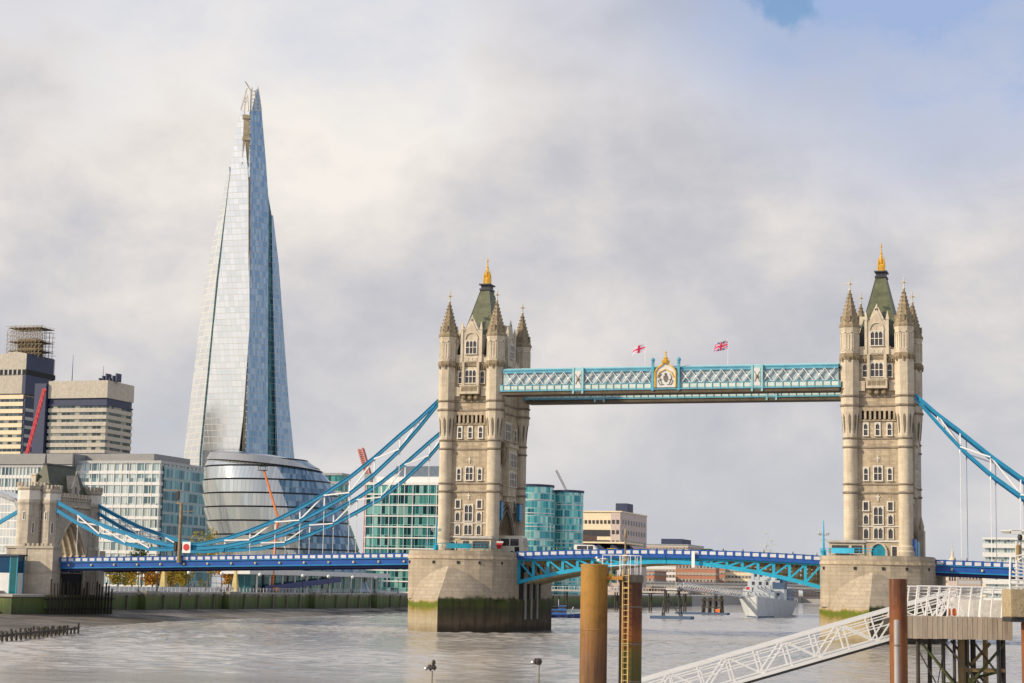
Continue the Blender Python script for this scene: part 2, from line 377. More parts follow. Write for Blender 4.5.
# ------------------------------------------------------------------ river piers
def pier_material():
    t = NT('tidal pier granite'); x, y, z = t.xyz()
    v = t.comb(t.math('ADD', x, t.math('MULTIPLY', y, .6)), z, 0.0)
    b = t.n('ShaderNodeTexBrick'); b.inputs['Scale'].default_value = 1; b.inputs['Brick Width'].default_value = 1.7; b.inputs['Row Height'].default_value = .72
    b.inputs['Mortar Size'].default_value = .04; b.inputs['Bias'].default_value = 0
    t.put(b.inputs['Color1'], (.30, .25, .19)); t.put(b.inputs['Color2'], (.43, .365, .275)); t.put(b.inputs['Mortar'], (.19, .155, .12)); t.l(v, b.inputs['Vector'])
    n = t.noise(.3, 7, .65); s = t.noise(1, 5, .6, None, (.9, .9, .1))
    c = t.mix(.5, b.outputs[0], t.ramp(n, [(.3, (.27, .225, .17)), (.7, (.46, .395, .30))]))
    c = t.mix(t.range(s, .5, .8, 0, .5), c, (.15, .125, .095))
    # tide stains: darker on the north flank, paler with one green band on the south
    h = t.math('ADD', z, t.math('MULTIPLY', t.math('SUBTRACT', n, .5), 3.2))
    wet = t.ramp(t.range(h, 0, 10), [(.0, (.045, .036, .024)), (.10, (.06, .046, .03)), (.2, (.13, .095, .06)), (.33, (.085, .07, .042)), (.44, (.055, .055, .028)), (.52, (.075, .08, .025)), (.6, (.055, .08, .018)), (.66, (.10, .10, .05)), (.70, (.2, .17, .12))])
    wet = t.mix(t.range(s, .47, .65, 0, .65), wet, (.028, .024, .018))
    pale_flank = t.ramp(t.range(h, 0, 10), [(.0, (.20, .175, .115)), (.2, (.34, .315, .25)), (.36, (.29, .255, .17)), (.44, (.20, .17, .05)), (.48, (.11, .14, .012)), (.555, (.09, .14, .01)), (.585, (.24, .20, .08)), (.62, (.40, .35, .26))])
    pale_flank = t.mix(.45, pale_flank, b.outputs[0], 'MULTIPLY'); pale_flank = t.mix(.0, pale_flank, pale_flank)
    pale_flank = t.mix(t.range(s, .48, .75, 0, .35), pale_flank, (.09, .075, .05))
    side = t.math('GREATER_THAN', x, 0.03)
    c1 = t.mix(t.range(h, 6.6, 7.2, 1, 0), c, wet); c2 = t.mix(t.range(h, 6.0, 6.4, 1, 0), c, t.mix(1.0, pale_flank, (1.45, 1.4, 1.3), 'MULTIPLY'))
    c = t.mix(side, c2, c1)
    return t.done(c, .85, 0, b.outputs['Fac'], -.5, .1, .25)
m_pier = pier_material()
def pier_outline(n=10):
    """upper plan, going round from the north-east shoulder"""
    pts = []
    for sgn in (-1, 1):
        for k in range(n+1):
            a = PI*k/n; x = 10.3*math.cos(a)*(-sgn if sgn == 1 else 1); pts.append((x, sgn*(16+5.4*math.sin(a))))
    return pts
def bridge_pier(x, label):
    root = thing('bridge_pier', label, 'bridge pier', (x, 0, 0))
    m = MB(); out = pier_outline()
    m.prism(out, lambda a, b, t: (a, b, t), 6.4, 15.0)
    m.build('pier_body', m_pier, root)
    lowr = MB(); lo = [(10.6, -15.2), (8.3, -19.2), (4.4, -23.5), (0, -27.2), (-4.4, -23.5), (-8.3, -19.2), (-10.6, -15.2)]
    lo2 = lo+[(-a, -b) for a, b in lo]
    lowr.prism(lo2, lambda a, b, t: (a, b, t), -3, 6.5)
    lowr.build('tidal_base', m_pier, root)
    # the pointed cutwater hood that dies into the rounded end along a gothic arch
    for s in (1, -1):
        h = MB(); N = 17; L = []; U = []
        for k in range(N):
            f = -1+2*k/(N-1); q = abs(f)
            # along the lower outline
            seg = q*3; j = min(2, int(seg)); g = seg-j; A = lo[3-j]; B = lo[2-j]
            X = A[0]+(B[0]-A[0])*g; Y = A[1]+(B[1]-A[1])*g; X = abs(X)*(1 if f >= 0 else -1)
            L.append((X, s*Y, 6.48))
            xx = 10.32*f; U.append((xx, s*-(16.03+5.4*math.sqrt(max(0, 1-f*f))), 6.48+6.3*(1-q**1.5)))
        h.add(L+U, [(k, k+1, N+k+1, N+k) for k in range(N-1)])
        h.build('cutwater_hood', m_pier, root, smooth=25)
    par = MB(); par.prism(out, lambda a, b, t: (a*1.012, b*1.008, t), 14.25, 14.8); par.build('string_course', m_stone, root)
    pw = MB(); inn = [(a*.955, b*.97) for a, b in out]; n = len(out)
    for k in range(n):
        a, b = out[k], out[(k+1) % n]
        if abs(a[0]-b[0]) < .2 and abs(a[0]) > 10: # leave the roadway open
            for y0, y1 in ((-16, -9.2), (9.2, 16)):
                xa = a[0]; pw.box(min(xa, xa*.955), max(xa, xa*.955), y0, y1, 15.002, 15.9)
            continue
        c, d = inn[(k+1) % n], inn[k]
        pw.hexa([(*a, 15.002), (*b, 15.002), (*c, 15.002), (*d, 15.002)], [(*a, 15.9), (*b, 15.9), (*c, 15.9), (*d, 15.9)])
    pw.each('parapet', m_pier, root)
    rd = MB(); rd.prism([(a*.95, b*.96) for a, b in out], lambda a, b, t: (a, b, t), 15.004, 15.03); rd.build('paving', m_asph, root)
    for k in (1, 3, 4.4, 6, 8.6):
        a = PI*k/10; X = 10.3*math.cos(a); Y = -(16+5.4*math.sin(a))
        d = MB(); d.box(-.25, .25, -.12, .12, 13.3, 13.85); d.map(lambda p, q, z, X=X, Y=Y, a=a: (X+p*math.sin(a)*1.0+q*math.cos(a), Y-q*math.sin(a)*1+p*math.cos(a)*.5, z)); d.build('drain_opening', m_dark, root)
    # bascule chamber opening on the river side of the pier
    sg = 1 if x < 0 else -1
    ch = MB(); ch.box(min(sg*10.28, sg*10.36), max(sg*10.28, sg*10.36), -7.6, 7.6, 2.5, 14.2); ch.build('bascule_chamber', m_dark, root)
    for y in (-4.2, 0, 4.2):
        f = MB(); f.box(min(sg*10.36, sg*10.8), max(sg*10.36, sg*10.8), y-.4, y+.4, 2.5, 12); f.build('chamber_rib', m_conc, root)
    return root
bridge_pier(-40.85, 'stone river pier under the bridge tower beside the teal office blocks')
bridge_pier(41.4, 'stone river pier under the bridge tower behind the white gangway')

# ------------------------------------------------------------------ the two bridge towers (local z = height above 15 m)
HZ = lambda w: w-15.0
FACES = {'E': lambda u, d, z: (u, -(8.95+d), z), 'W': lambda u, d, z: (-u, 8.95+d, z), 'N': lambda u, d, z: (5.1+d, u, z), 'S': lambda u, d, z: (-(5.1+d), -u, z)}
def fbox(m, F, u0, u1, d0, d1, z0, z1, mi=0):
    k = MB().box(u0, u1, d0, d1, z0, z1, mi).map(FACES[F]); m.add(k.v, k.f, 0); m.i[-6:] = [mi]*6
def tower_window(root, F, u, z0, z1, w, lights=1, rows=1, pointed=True, d=0.0, fr=.28, mul=.13):
    """a stone surround with mullions (the part) and its dark pane (the sub-part)"""
    z0, z1 = HZ(z0), HZ(z1); f = MB(); e = d+.2; fr *= .62; w += .1; z1 += .08
    fbox(f, F, u-w/2-fr, u-w/2, d, e, z0-fr*.6, z1+fr); fbox(f, F, u+w/2, u+w/2+fr, d, e, z0-fr*.6, z1+fr)
    fbox(f, F, u-w/2, u+w/2, d, e, z1, z1+fr); fbox(f, F, u-w/2-fr*1.2, u+w/2+fr*1.2, d, e+.14, z0-fr*.9, z0)
    lw = w/lights
    for k in range(1, lights): fbox(f, F, u-w/2+k*lw-mul/2, u-w/2+k*lw+mul/2, d, e-.03, z0, z1)
    for k in range(1, rows):
        zz = z0+(z1-z0)*k/rows; fbox(f, F, u-w/2, u+w/2, d, e-.05, zz-mul/2, zz+mul/2)
    if pointed:
        for k in range(lights):
            a = u-w/2+k*lw; h = min(.5*lw, .6)
            for s in (0, 1):
                tri = [(a+s*lw, z1), (a+s*lw, z1-h), (a+lw/2, z1)]
                k3 = MB().prism(tri, lambda p, q, t: (p, t, q), d+.03, e-.06).map(FACES[F]); f.add(k3.v, k3.f)
    fo = f.build('window', m_frame, root)
    p = MB(); fbox(p, F, u-w/2, u+w/2, d-.05, d+.04, z0, z1); p.build('pane', m_pane, fo)
    return fo
def turret(root, x, y):
    t = MB(); n16 = 16
    t.lathe(x, y, [(1.75, 0), (1.75, HZ(16.9)), (1.55, HZ(17.2)), (1.55, HZ(17.9)), (1.38, HZ(18.1)), (1.38, HZ(38.6))], 16)
    t.lathe(x, y, [(1.38, HZ(38.6)), (1.42, HZ(40.2)), (1.66, HZ(42.6)), (1.86, HZ(43.5)), (1.86, HZ(54.0))], 8)
    t.lathe(x, y, [(1.90, HZ(54.9)), (1.84, HZ(55.1)), (1.84, HZ(59.2)), (2.0, HZ(59.5)), (2.0, HZ(59.9))], 8)
    tu = t.build('turret', m_pale, root, smooth=28)
    c = MB(); c.lathe(x, y, [(1.86, HZ(53.5)), (2.15, HZ(54.1)), (2.15, HZ(54.5)), (1.9, HZ(54.9))], 8)
    for k in range(8):
        a = 2*PI*k/8; c.lathe(x+1.85*math.cos(a), y+1.85*math.sin(a), [(.16, HZ(53.2)), (.3, HZ(54.1))], 5)
    c.build('turret_cornice', m_cap, tu)
    pn = MB()                                                   # blind tracery panels of the top stage, gablets of the corbel stage
    for k in range(8):
        a = 2*PI*k/8; r0 = 1.84*math.cos(PI/8)
        B = lambda u, d, z, a=a, r0=r0: (x+(r0+d)*math.cos(a)-u*math.sin(a), y+(r0+d)*math.sin(a)+u*math.cos(a), z)
        for u0, u1, z0, z1 in ((-.62, -.46, 55.4, 58.9), (.46, .62, 55.4, 58.9), (-.08, .08, 55.4, 58.4), (-.62, .62, 58.7, 59.0), (-.62, .62, 55.25, 55.5)):
            q = MB().box(u0, u1, -.02, .1, HZ(z0), HZ(z1)).map(B); pn.add(q.v, q.f)
    pn.build('tracery_panel', m_trim, tu)
    dk = MB()
    for k in range(8):                                          # dark pointed slits between the corbels
        a = 2*PI*k/8
        q = MB().prism([(-.18, HZ(41.0)), (.0, HZ(39.4)), (.18, HZ(41.0)), (.2, HZ(42.6)), (0, HZ(43.2)), (-.2, HZ(42.6))], lambda u, z, t, a=a: (x+(t+.075*(z-HZ(39.4)))*math.cos(a)-u*math.sin(a), y+(t+.075*(z-HZ(39.4)))*math.sin(a)+u*math.cos(a), z), 1.2, 1.40); dk.add(q.v, q.f)
    dk.build('corbel_slit', m_dirt, tu)
    s = MB(); s.lathe(x, y, [(2.12, HZ(59.9)), (2.12, HZ(60.3)), (1.95, HZ(60.5)), (.16, HZ(67.2))], 8)
    for k in range(8):
        a = 2*PI*k/8+PI/8
        for j in range(1, 9):
            f = j/9; r = 1.95+(.16-1.95)*f; z = HZ(60.5+6.7*f); s.lathe(x+(r+.04)*math.cos(a), y+(r+.04)*math.sin(a), [(.05, z-.1), (.14, z), (.03, z+.2)], 4)
        a = 2*PI*k/8
        if k % 2 == 0:                                          # little lucarnes
            q = MB().box(-.28, .28, 0, .5, HZ(61), HZ(62.2)).map(lambda u, d, z, a=a: (x+(1.3+d)*math.cos(a)-u*math.sin(a), y+(1.3+d)*math.sin(a)+u*math.cos(a), z)); s.add(q.v, q.f)
    s.build('spire', m_cap, tu)
    f = MB(); f.lathe(x, y, [(.16, HZ(67.1)), (.34, HZ(67.35)), (.12, HZ(67.6)), (.1, HZ(69.5)), (.04, HZ(69.6))], 6)
    f.box(x-.62, x+.62, y-.09, y+.09, HZ(68.45), HZ(68.7)); f.box(x-.09, x+.09, y-.62, y+.62, HZ(68.45), HZ(68.7))
    f.build('finial_cross', m_trim, tu)
def face_gable(root, F, w):
    h = w/2
    g = MB(); pr = [(-h, HZ(54.6)), (h, HZ(54.6)), (h, HZ(60.4)), (h*.55, HZ(61.2)), (0, HZ(63.4)), (-h*.55, HZ(61.2)), (-h, HZ(60.4))]
    k = MB().prism(pr, lambda u, z, t: (u, t, z), -2.8, .55).map(FACES[F]); g.add(k.v, k.f)
    go = g.build('gable', m_pale, root)
    c = MB()
    for s in (-1, 1):
        for a, b in (((s*h*1.02, 60.3), (s*h*.55, 61.25)), ((s*h*.55, 61.25), (0, 63.6))):
            q = MB().beam((a[0], .3, HZ(a[1])), (b[0], .3, HZ(b[1])), .75, .26, (0, 1, 0)).map(FACES[F]); c.add(q.v, q.f)
        q = MB().lathe(s*(h+.1), .45, [(.34, HZ(54.6)), (.34, HZ(61.2)), (.46, HZ(61.4)), (.05, HZ(63.0))], 4).map(FACES[F]); c.add(q.v, q.f)
    q = MB().lathe(0, .3, [(.12, HZ(63.4)), (.25, HZ(63.7)), (.05, HZ(64.5))], 5).map(FACES[F]); c.add(q.v, q.f)
    # arch over the gable window
    pts = [(1.35*math.cos(a), .62, HZ(59.3)+1.5*math.sin(a)) for a in [PI*k/10 for k in range(11)]]
    q = MB().strip(pts, .22, .22, (0, 1, 0)).map(FACES[F]); c.add(q.v, q.f)
    c.build('gable_coping', m_trim, go)
    # roundel carved in the gable
    return go
m_str = plain('weathered string course', (.24, .20, .15), .85, var=.35)
def bridge_tower(x, label):
    root = thing('bridge_tower', label, 'bridge tower', (x, 0, 15.0))
    # body with the road arch through it
    ap = []
    for k in range(13):
        f = k/12; yy = -4.9+9.8*f; s = abs(2*f-1); ap.append((yy, HZ(20.0)+5.0*(1-s**1.9)))
    prof = [(-8.95, 0.0), (-4.9, 0.0)]+ap+[(4.9, 0.0), (8.95, 0.0), (8.95, HZ(56.0)), (-8.95, HZ(56.0))]
    m = MB(); m.prism(prof, lambda a, b, t: (t, a, b), -5.1, 5.1); body = m.build('tower_wall', m_stone, root)
    for sx in (-1, 1):                                          # arch orders on the road faces
        for j, (off, pr) in enumerate(((0.0, .55), (.55, .38), (1.1, .2))):
            a = MB(); pts = [(sx*5.1, yy+(off if yy > 0 else -off)*min(1, abs(yy)/2), zz+off*.75*(1-abs(yy)/6)) for yy, zz in ap]
            pts = [(sx*5.1, -4.9-off, 0.4)]+pts+[(sx*5.1, 4.9+off, .4)]
            a.strip(pts, pr*2, .5, (1, 0, 0)); a.build('arch_moulding', m_trim if j == 1 else m_dirt, root)
        # tall oriel and canopied niches above the road arch
        F = 'N' if sx > 0 else 'S'
        o = MB(); fbox(o, F, -2.6, 2.6, 0, 1.3, HZ(27.6), HZ(37.6)); fbox(o, F, -2.0, 2.0, 0, .8, HZ(26.4), HZ(27.6)); fbox(o, F, -3, 3, 0, 1.6, HZ(37.6), HZ(38.3)); oo = o.build('oriel', m_pale, root)
        for zz in (29.6, 33.6): tower_window(root, F, 0, zz, zz+2.9, 4.2, 4, 2, True, 1.3)
        for u in (-5.2, 5.2):
            for zz in (24.5, 30.2, 39.3): tower_window(root, F, u, zz, zz+2.5, 1.3, 1, 2)
            n_ = MB(); q = MB().lathe(u*.72, .5, [(.1, HZ(33.6)), (.55, HZ(34.6)), (.55, HZ(36.6)), (.7, HZ(36.8)), (.05, HZ(39.2))], 6).map(FACES[F]); n_.add(q.v, q.f); n_.build('niche_canopy', m_cap, root)
        tower_window(root, F, 0, 39.3, 42.8, 3.6, 3, 2)
        for u in (-4.5, 4.5): tower_window(root, F, u, 50.4, 52.8, 1.6, 2, 2)
        for u in (-3.1, 3.1):
            go = None
        face_gable(root, F, 4.6); tower_window(root, F, 0, 56.4, 59.2, 2.3, 3, 2, True, .55)
    # string courses on walls and turrets
    for w, h, d, mt in ((28.07, .3, .2, m_str), (29.68, .26, .16, m_str), (36.76, .28, .18, m_str), (38.45, .26, .16, m_str), (44.74, .34, .2, m_str), (46.54, .3, .2, m_str), (54.08, .7, .45, m_cap)):
        s = MB(); z0, z1 = HZ(w-h/2), HZ(w+h/2)
        s.box(-5.1-d, 5.1+d, -8.95-d, 8.95+d, z0, z1)
        if w < 54:
            rr = 1.38 if w < 40 else 1.86
            for ax in (-5.16, 5.16):
                for ay in (-8.95, 8.95): s.lathe(ax, ay, [(rr, z0-.12), (rr+d+.02, z0+.1), (rr+d+.02, z1), (rr, z1+.1)], 16 if w < 40 else 8)
        s.build('string_course', mt, root)
    for ax in (-5.16, 5.16):
        for ay in (-8.95, 8.95): turret(root, ax, ay)
    for F in 'EW':
        # corbel table of seven little dark arches
        c = MB(); dk = MB(); fbox(c, F, -3.5, 3.5, .02, .55, HZ(43.7), HZ(44.4))
        for k in range(8): fbox(c, F, -3.4+k*.91, -3.4+k*.91+.42, .02, .5, HZ(42.1), HZ(43.72))
        fbox(c, F, -3.5, 3.5, .02, .28, HZ(41.75), HZ(42.1))
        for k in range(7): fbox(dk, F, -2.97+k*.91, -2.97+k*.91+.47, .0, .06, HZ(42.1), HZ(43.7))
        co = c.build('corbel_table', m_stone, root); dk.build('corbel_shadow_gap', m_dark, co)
        # six rows of windows
        tower_window(root, F, 0, 56.35, 58.95, 2.15, 3, 2, True, .55)
        tower_window(root, F, 0, 50.3, 52.9, 2.2, 3, 2, True, .5)
        for u in (-2.35, 2.35): tower_window(root, F, u, 50.3, 52.7, .7, 1, 2)
        for u in (-2.25, 0, 2.25): tower_window(root, F, u, 39.05, 41.25, .62, 1, 2, True, 0, .34)
        tower_window(root, F, 0, 30.45, 33.0, 1.35, 2, 2, True, 0, .36)
        for u in (-2.25, 2.25): tower_window(root, F, u, 30.45, 32.7, .6, 1, 2, True, 0, .32)
        for u in (-2.3, 2.3):
            tower_window(root, F, u, 24.75, 26.2, .75, 1, 1, False, 0, .36)
            tower_window(root, F, u, 22.15, 23.8, .72, 1, 1, True, 0, .28)
            tower_window(root, F, u, 19.4, 21.2, .72, 1, 1, True, 0, .28)
        tower_window(root, F, 0, 22.15, 25.3, 1.5, 2, 2, True, 0, .34)
        tower_window(root, F, 0, 19.4, 21.3, 1.5, 2, 1, True, 0, .3)
        b = MB(); fbox(b, F, -3.9, 3.9, .0, .16, HZ(21.6), HZ(21.85)); fbox(b, F, -3.9, 3.9, .0, .2, HZ(18.75), HZ(19.1)); b.build('band_course', m_frame, root)
        cr = MB()
        for zz in (34.6, 27.2): fbox(cr, F, -.09, .09, 0, .14, HZ(zz-.7), HZ(zz+.6)); fbox(cr, F, -.35, .35, 0, .13, HZ(zz), HZ(zz+.2))
        cr.build('wall_cross', m_frame, root)
        # bay round the top window, with its balcony on heavy corbels
        y = MB(); fbox(y, F, -1.75, 1.75, 0, .5, HZ(50.0), HZ(53.6))
        for u in (-1.6, 1.6): fbox(y, F, u-.26, u+.26, .5, .95, HZ(49.8), HZ(54.6))
        by = y.build('bay', m_pale, root)
        bl = MB(); fbox(bl, F, -2.0, 2.0, 0, 1.5, HZ(48.0), HZ(48.35)); fbox(bl, F, -2.0, 2.0, 1.3, 1.5, HZ(48.35), HZ(49.6)); fbox(bl, F, -2.1, 2.1, 0, 1.62, HZ(49.6), HZ(49.85))
        for u in (-1.9, 1.9): fbox(bl, F, u-.1, u+.1, 0, 1.3, HZ(48.35), HZ(49.6))
        for u in (-3.0, 3.0): fbox(bl, F, u-.7, u+.7, 0, .6, HZ(47.6), HZ(47.9)); fbox(bl, F, u-.7, u+.7, .45, .6, HZ(47.9), HZ(49.3)); fbox(bl, F, u-.75, u+.75, .4, .66, HZ(49.3), HZ(49.5))
        bo = bl.build('balcony', m_pale, root)
        pn = MB(); [fbox(pn, F, -1.7+k*.87, -1.7+k*.87+.7, 1.5, 1.56, HZ(48.55), HZ(49.4)) for k in range(4)]; pn.build('carved_panel', m_cap, bo)
        cb = MB()
        for u in (-1.3, 0, 1.3):
            q = MB().lathe(u, .55, [(.12, HZ(46.75)), (.5, HZ(47.1)), (.55, HZ(47.5)), (.35, HZ(47.7)), (.62, HZ(48.0))], 8).map(FACES[F]); cb.add(q.v, q.f)
        cb.build('balcony_corbel', m_cap, bo)
        go = face_gable(root, F, 3.9)
        pn = MB(); fbox(pn, F, -1.3, 1.3, .5, .62, HZ(54.75), HZ(55.6)); [fbox(pn, F, -1.1+k*.8, -.55+k*.8, .62, .7, HZ(54.85), HZ(55.5)) for k in range(3)]; pn.build('carved_panel', m_trim, go)
        for u in (-2.75, 2.75):                                  # frieze brackets below the cornice
            fr = MB(); [fbox(fr, F, u-.55+k*.45, u-.3+k*.45, 0, .55, HZ(53.2), HZ(53.75)) for k in range(3)]; fr.build('cornice_bracket', m_cap, root)
        # ground floor doorway
        dr = MB(); pts = [(1.5*math.cos(a), .16, HZ(16.6)+1.75*math.sin(a)+.2) for a in [PI*k/10 for k in range(11)]]
        q = MB().strip([(1.5, .16, 0)]+pts+[(-1.5, .16, 0)], .36, .36, (0, 1, 0)).map(FACES[F]); dr.add(q.v, q.f); do = dr.build('doorway', m_trim, root)
        q = MB().prism([(-1.4, 0), (1.4, 0), (1.4, 1.7), (.8, 3.0), (0, 3.4), (-.8, 3.0), (-1.4, 1.7)], lambda u, z, t: (u, t, z), .02, .1).map(FACES[F]); dd = MB(); dd.add(q.v, q.f); dd.build('door', m_teal, do)
        for u in (-3.2, 3.0): tower_window(root, F, u, 16.0, 17.8, .8, 1, 1, False, 0, .3)
    # battlemented parapets between the turrets
    p = MB()
    for F, L in (('E', 3.4), ('W', 3.4), ('N', 7.1), ('S', 7.1)):
        fbox(p, F, -L, L, .0, .35, HZ(54.5), HZ(55.6)); n = int(L/.7)
        for k in range(n): fbox(p, F, -L+k*2*L/n, -L+k*2*L/n+L/n*1.1, .0, .35, HZ(55.6), HZ(56.2))
    p.build('parapet', m_pale, root)
    # steep slate roof, lead crest, gilded finial
    r = MB(); r.hexa([(-4.3, -7.2, HZ(56)), (4.3, -7.2, HZ(56)), (4.3, 7.2, HZ(56)), (-4.3, 7.2, HZ(56))], [(-.95, -1.5, HZ(70.90)), (.95, -1.5, HZ(70.90)), (.95, 1.5, HZ(70.90)), (-.95, 1.5, HZ(70.90))])
    ro = r.build('roof', m_roof, root)
    l = MB(); l.hexa([(-4.34, -7.26, HZ(56)), (4.34, -7.26, HZ(56)), (4.34, 7.26, HZ(56)), (-4.34, 7.26, HZ(56))], [(-3.4, -5.6, HZ(60.1)), (3.4, -5.6, HZ(60.1)), (3.4, 5.6, HZ(60.1)), (-3.4, 5.6, HZ(60.1))]); l.build('lead_skirt', m_lead, ro)
    l = MB()
    for sx in (-1, 1):
        for sy in (-1, 1): l.tube((sx*4.3, sy*7.2, HZ(56)), (sx*.95, sy*1.5, HZ(70.90)), .07, .07, 6)
    l.box(-1.15, 1.15, -1.75, 1.75, HZ(70.90), HZ(71.25)); l.box(-.9, .9, -1.4, 1.4, HZ(71.25), HZ(72.00)); l.box(-1.25, 1.25, -1.85, 1.85, HZ(72.00), HZ(72.25))
    l.build('roof_crest', m_lead, ro)
    g = MB(); g.lathe(0, 0, [(1.0, HZ(72.25)), (.75, HZ(72.60)), (.8, HZ(73.50)), (.5, HZ(73.90)), (.55, HZ(74.50)), (.28, HZ(74.90)), (.2, HZ(75.80)), (.3, HZ(75.95)), (.15, HZ(76.20)), (.1, HZ(77.20)), (.2, HZ(77.35)), (.02, HZ(78.10))], 8)
    for k in range(4):
        a = PI/4+k*PI/2; g.lathe(.75*math.cos(a), .75*math.sin(a), [(.22, HZ(72.30)), (.2, HZ(74.00)), (.03, HZ(74.80))], 5)
    for k in range(4):
        a = k*PI/2; g.lathe(.5*math.cos(a), .5*math.sin(a), [(.12, HZ(73.90)), (.14, HZ(74.90)), (.02, HZ(75.50))], 5)
    g.build('gilded_finial', m_gold, ro)
    return root
bridge_tower(-41.15, 'gothic stone bridge tower beside the teal office blocks, closer to the glass skyscraper')
bridge_tower(41.15, 'gothic stone bridge tower on the pier behind the white gangway')
# ------------------------------------------------------------------ high level walkways
def emblem(root, y):
    e = MB()                                                    # framed panel with a gilded ogee head and a carved shield
    pr = [(-2.1, 48.9), (2.1, 48.9), (2.1, 52.0), (1.6, 52.8), (.8, 53.3), (0, 54.1), (-.8, 53.3), (-1.6, 52.8), (-2.1, 52.0)]
    e.prism(pr, lambda a, b, t: (a, t, b), y-.55, y-.1); eo = e.build('emblem_panel', m_offw, root)
    f = MB(); y1 = y-.62
    f.strip([(-2.1, y1, 48.9), (-2.1, y1, 52.0), (-1.6, y1, 52.8), (-.8, y1, 53.3), (0, y1, 54.2), (.8, y1, 53.3), (1.6, y1, 52.8), (2.1, y1, 52.0), (2.1, y1, 48.9)], .26, .3, (0, 1, 0))
    f.strip([(-1.7, y1, 50.9), (-1.2, y1, 51.9), (0, y1, 52.5), (1.2, y1, 51.9), (1.7, y1, 50.9)], .18, .22, (0, 1, 0))
    f.build('gilt_frame', m_gold, eo)
    c = MB(); c.lathe(0, y-.4, [(.75, 53.7), (.85, 54.2), (.45, 54.5), (.5, 54.75), (.18, 55.0), (.12, 55.7), (.22, 55.85), (.03, 56.2)], 8); c.build('gilt_crown', m_gold, eo)
    s = MB()
    s.prism([(-.38, 51.2), (.38, 51.2), (.38, 50.5), (.2, 50.1), (0, 49.95), (-.2, 50.1), (-.38, 50.5)], lambda a, b, t: (a, t, b), y-.72, y-.5)
    for sx in (-1, 1):
        for a, b in (((.75, 49.6), (1.25, 51.0)), ((1.25, 51.0), (.85, 51.6)), ((.7, 50.5), (1.5, 50.3)), ((1.1, 49.4), (1.5, 50.2)), ((.3, 49.5), (1.1, 49.4))): s.beam((sx*a[0], y-.62, a[1]), (sx*b[0], y-.62, b[1]), .1, .1)
    s.lathe(0, y-.62, [(.1, 51.25), (.22, 51.45), (.2, 51.65), (.05, 51.8)], 6)
    s.build('carved_shield', m_dirt, eo)
    for sx in (-1, 1):
        p = MB(); p.box(sx*2.62-.24, sx*2.62+.24, y-.6, y-.05, 48.3, 53.7); p.lathe(sx*2.62, y-.32, [(.26, 53.7), (.36, 53.85), (.26, 54.0), (.42, 54.3), (.42, 54.6), (.1, 54.9)], 8); p.build('emblem_post', m_walk, root)
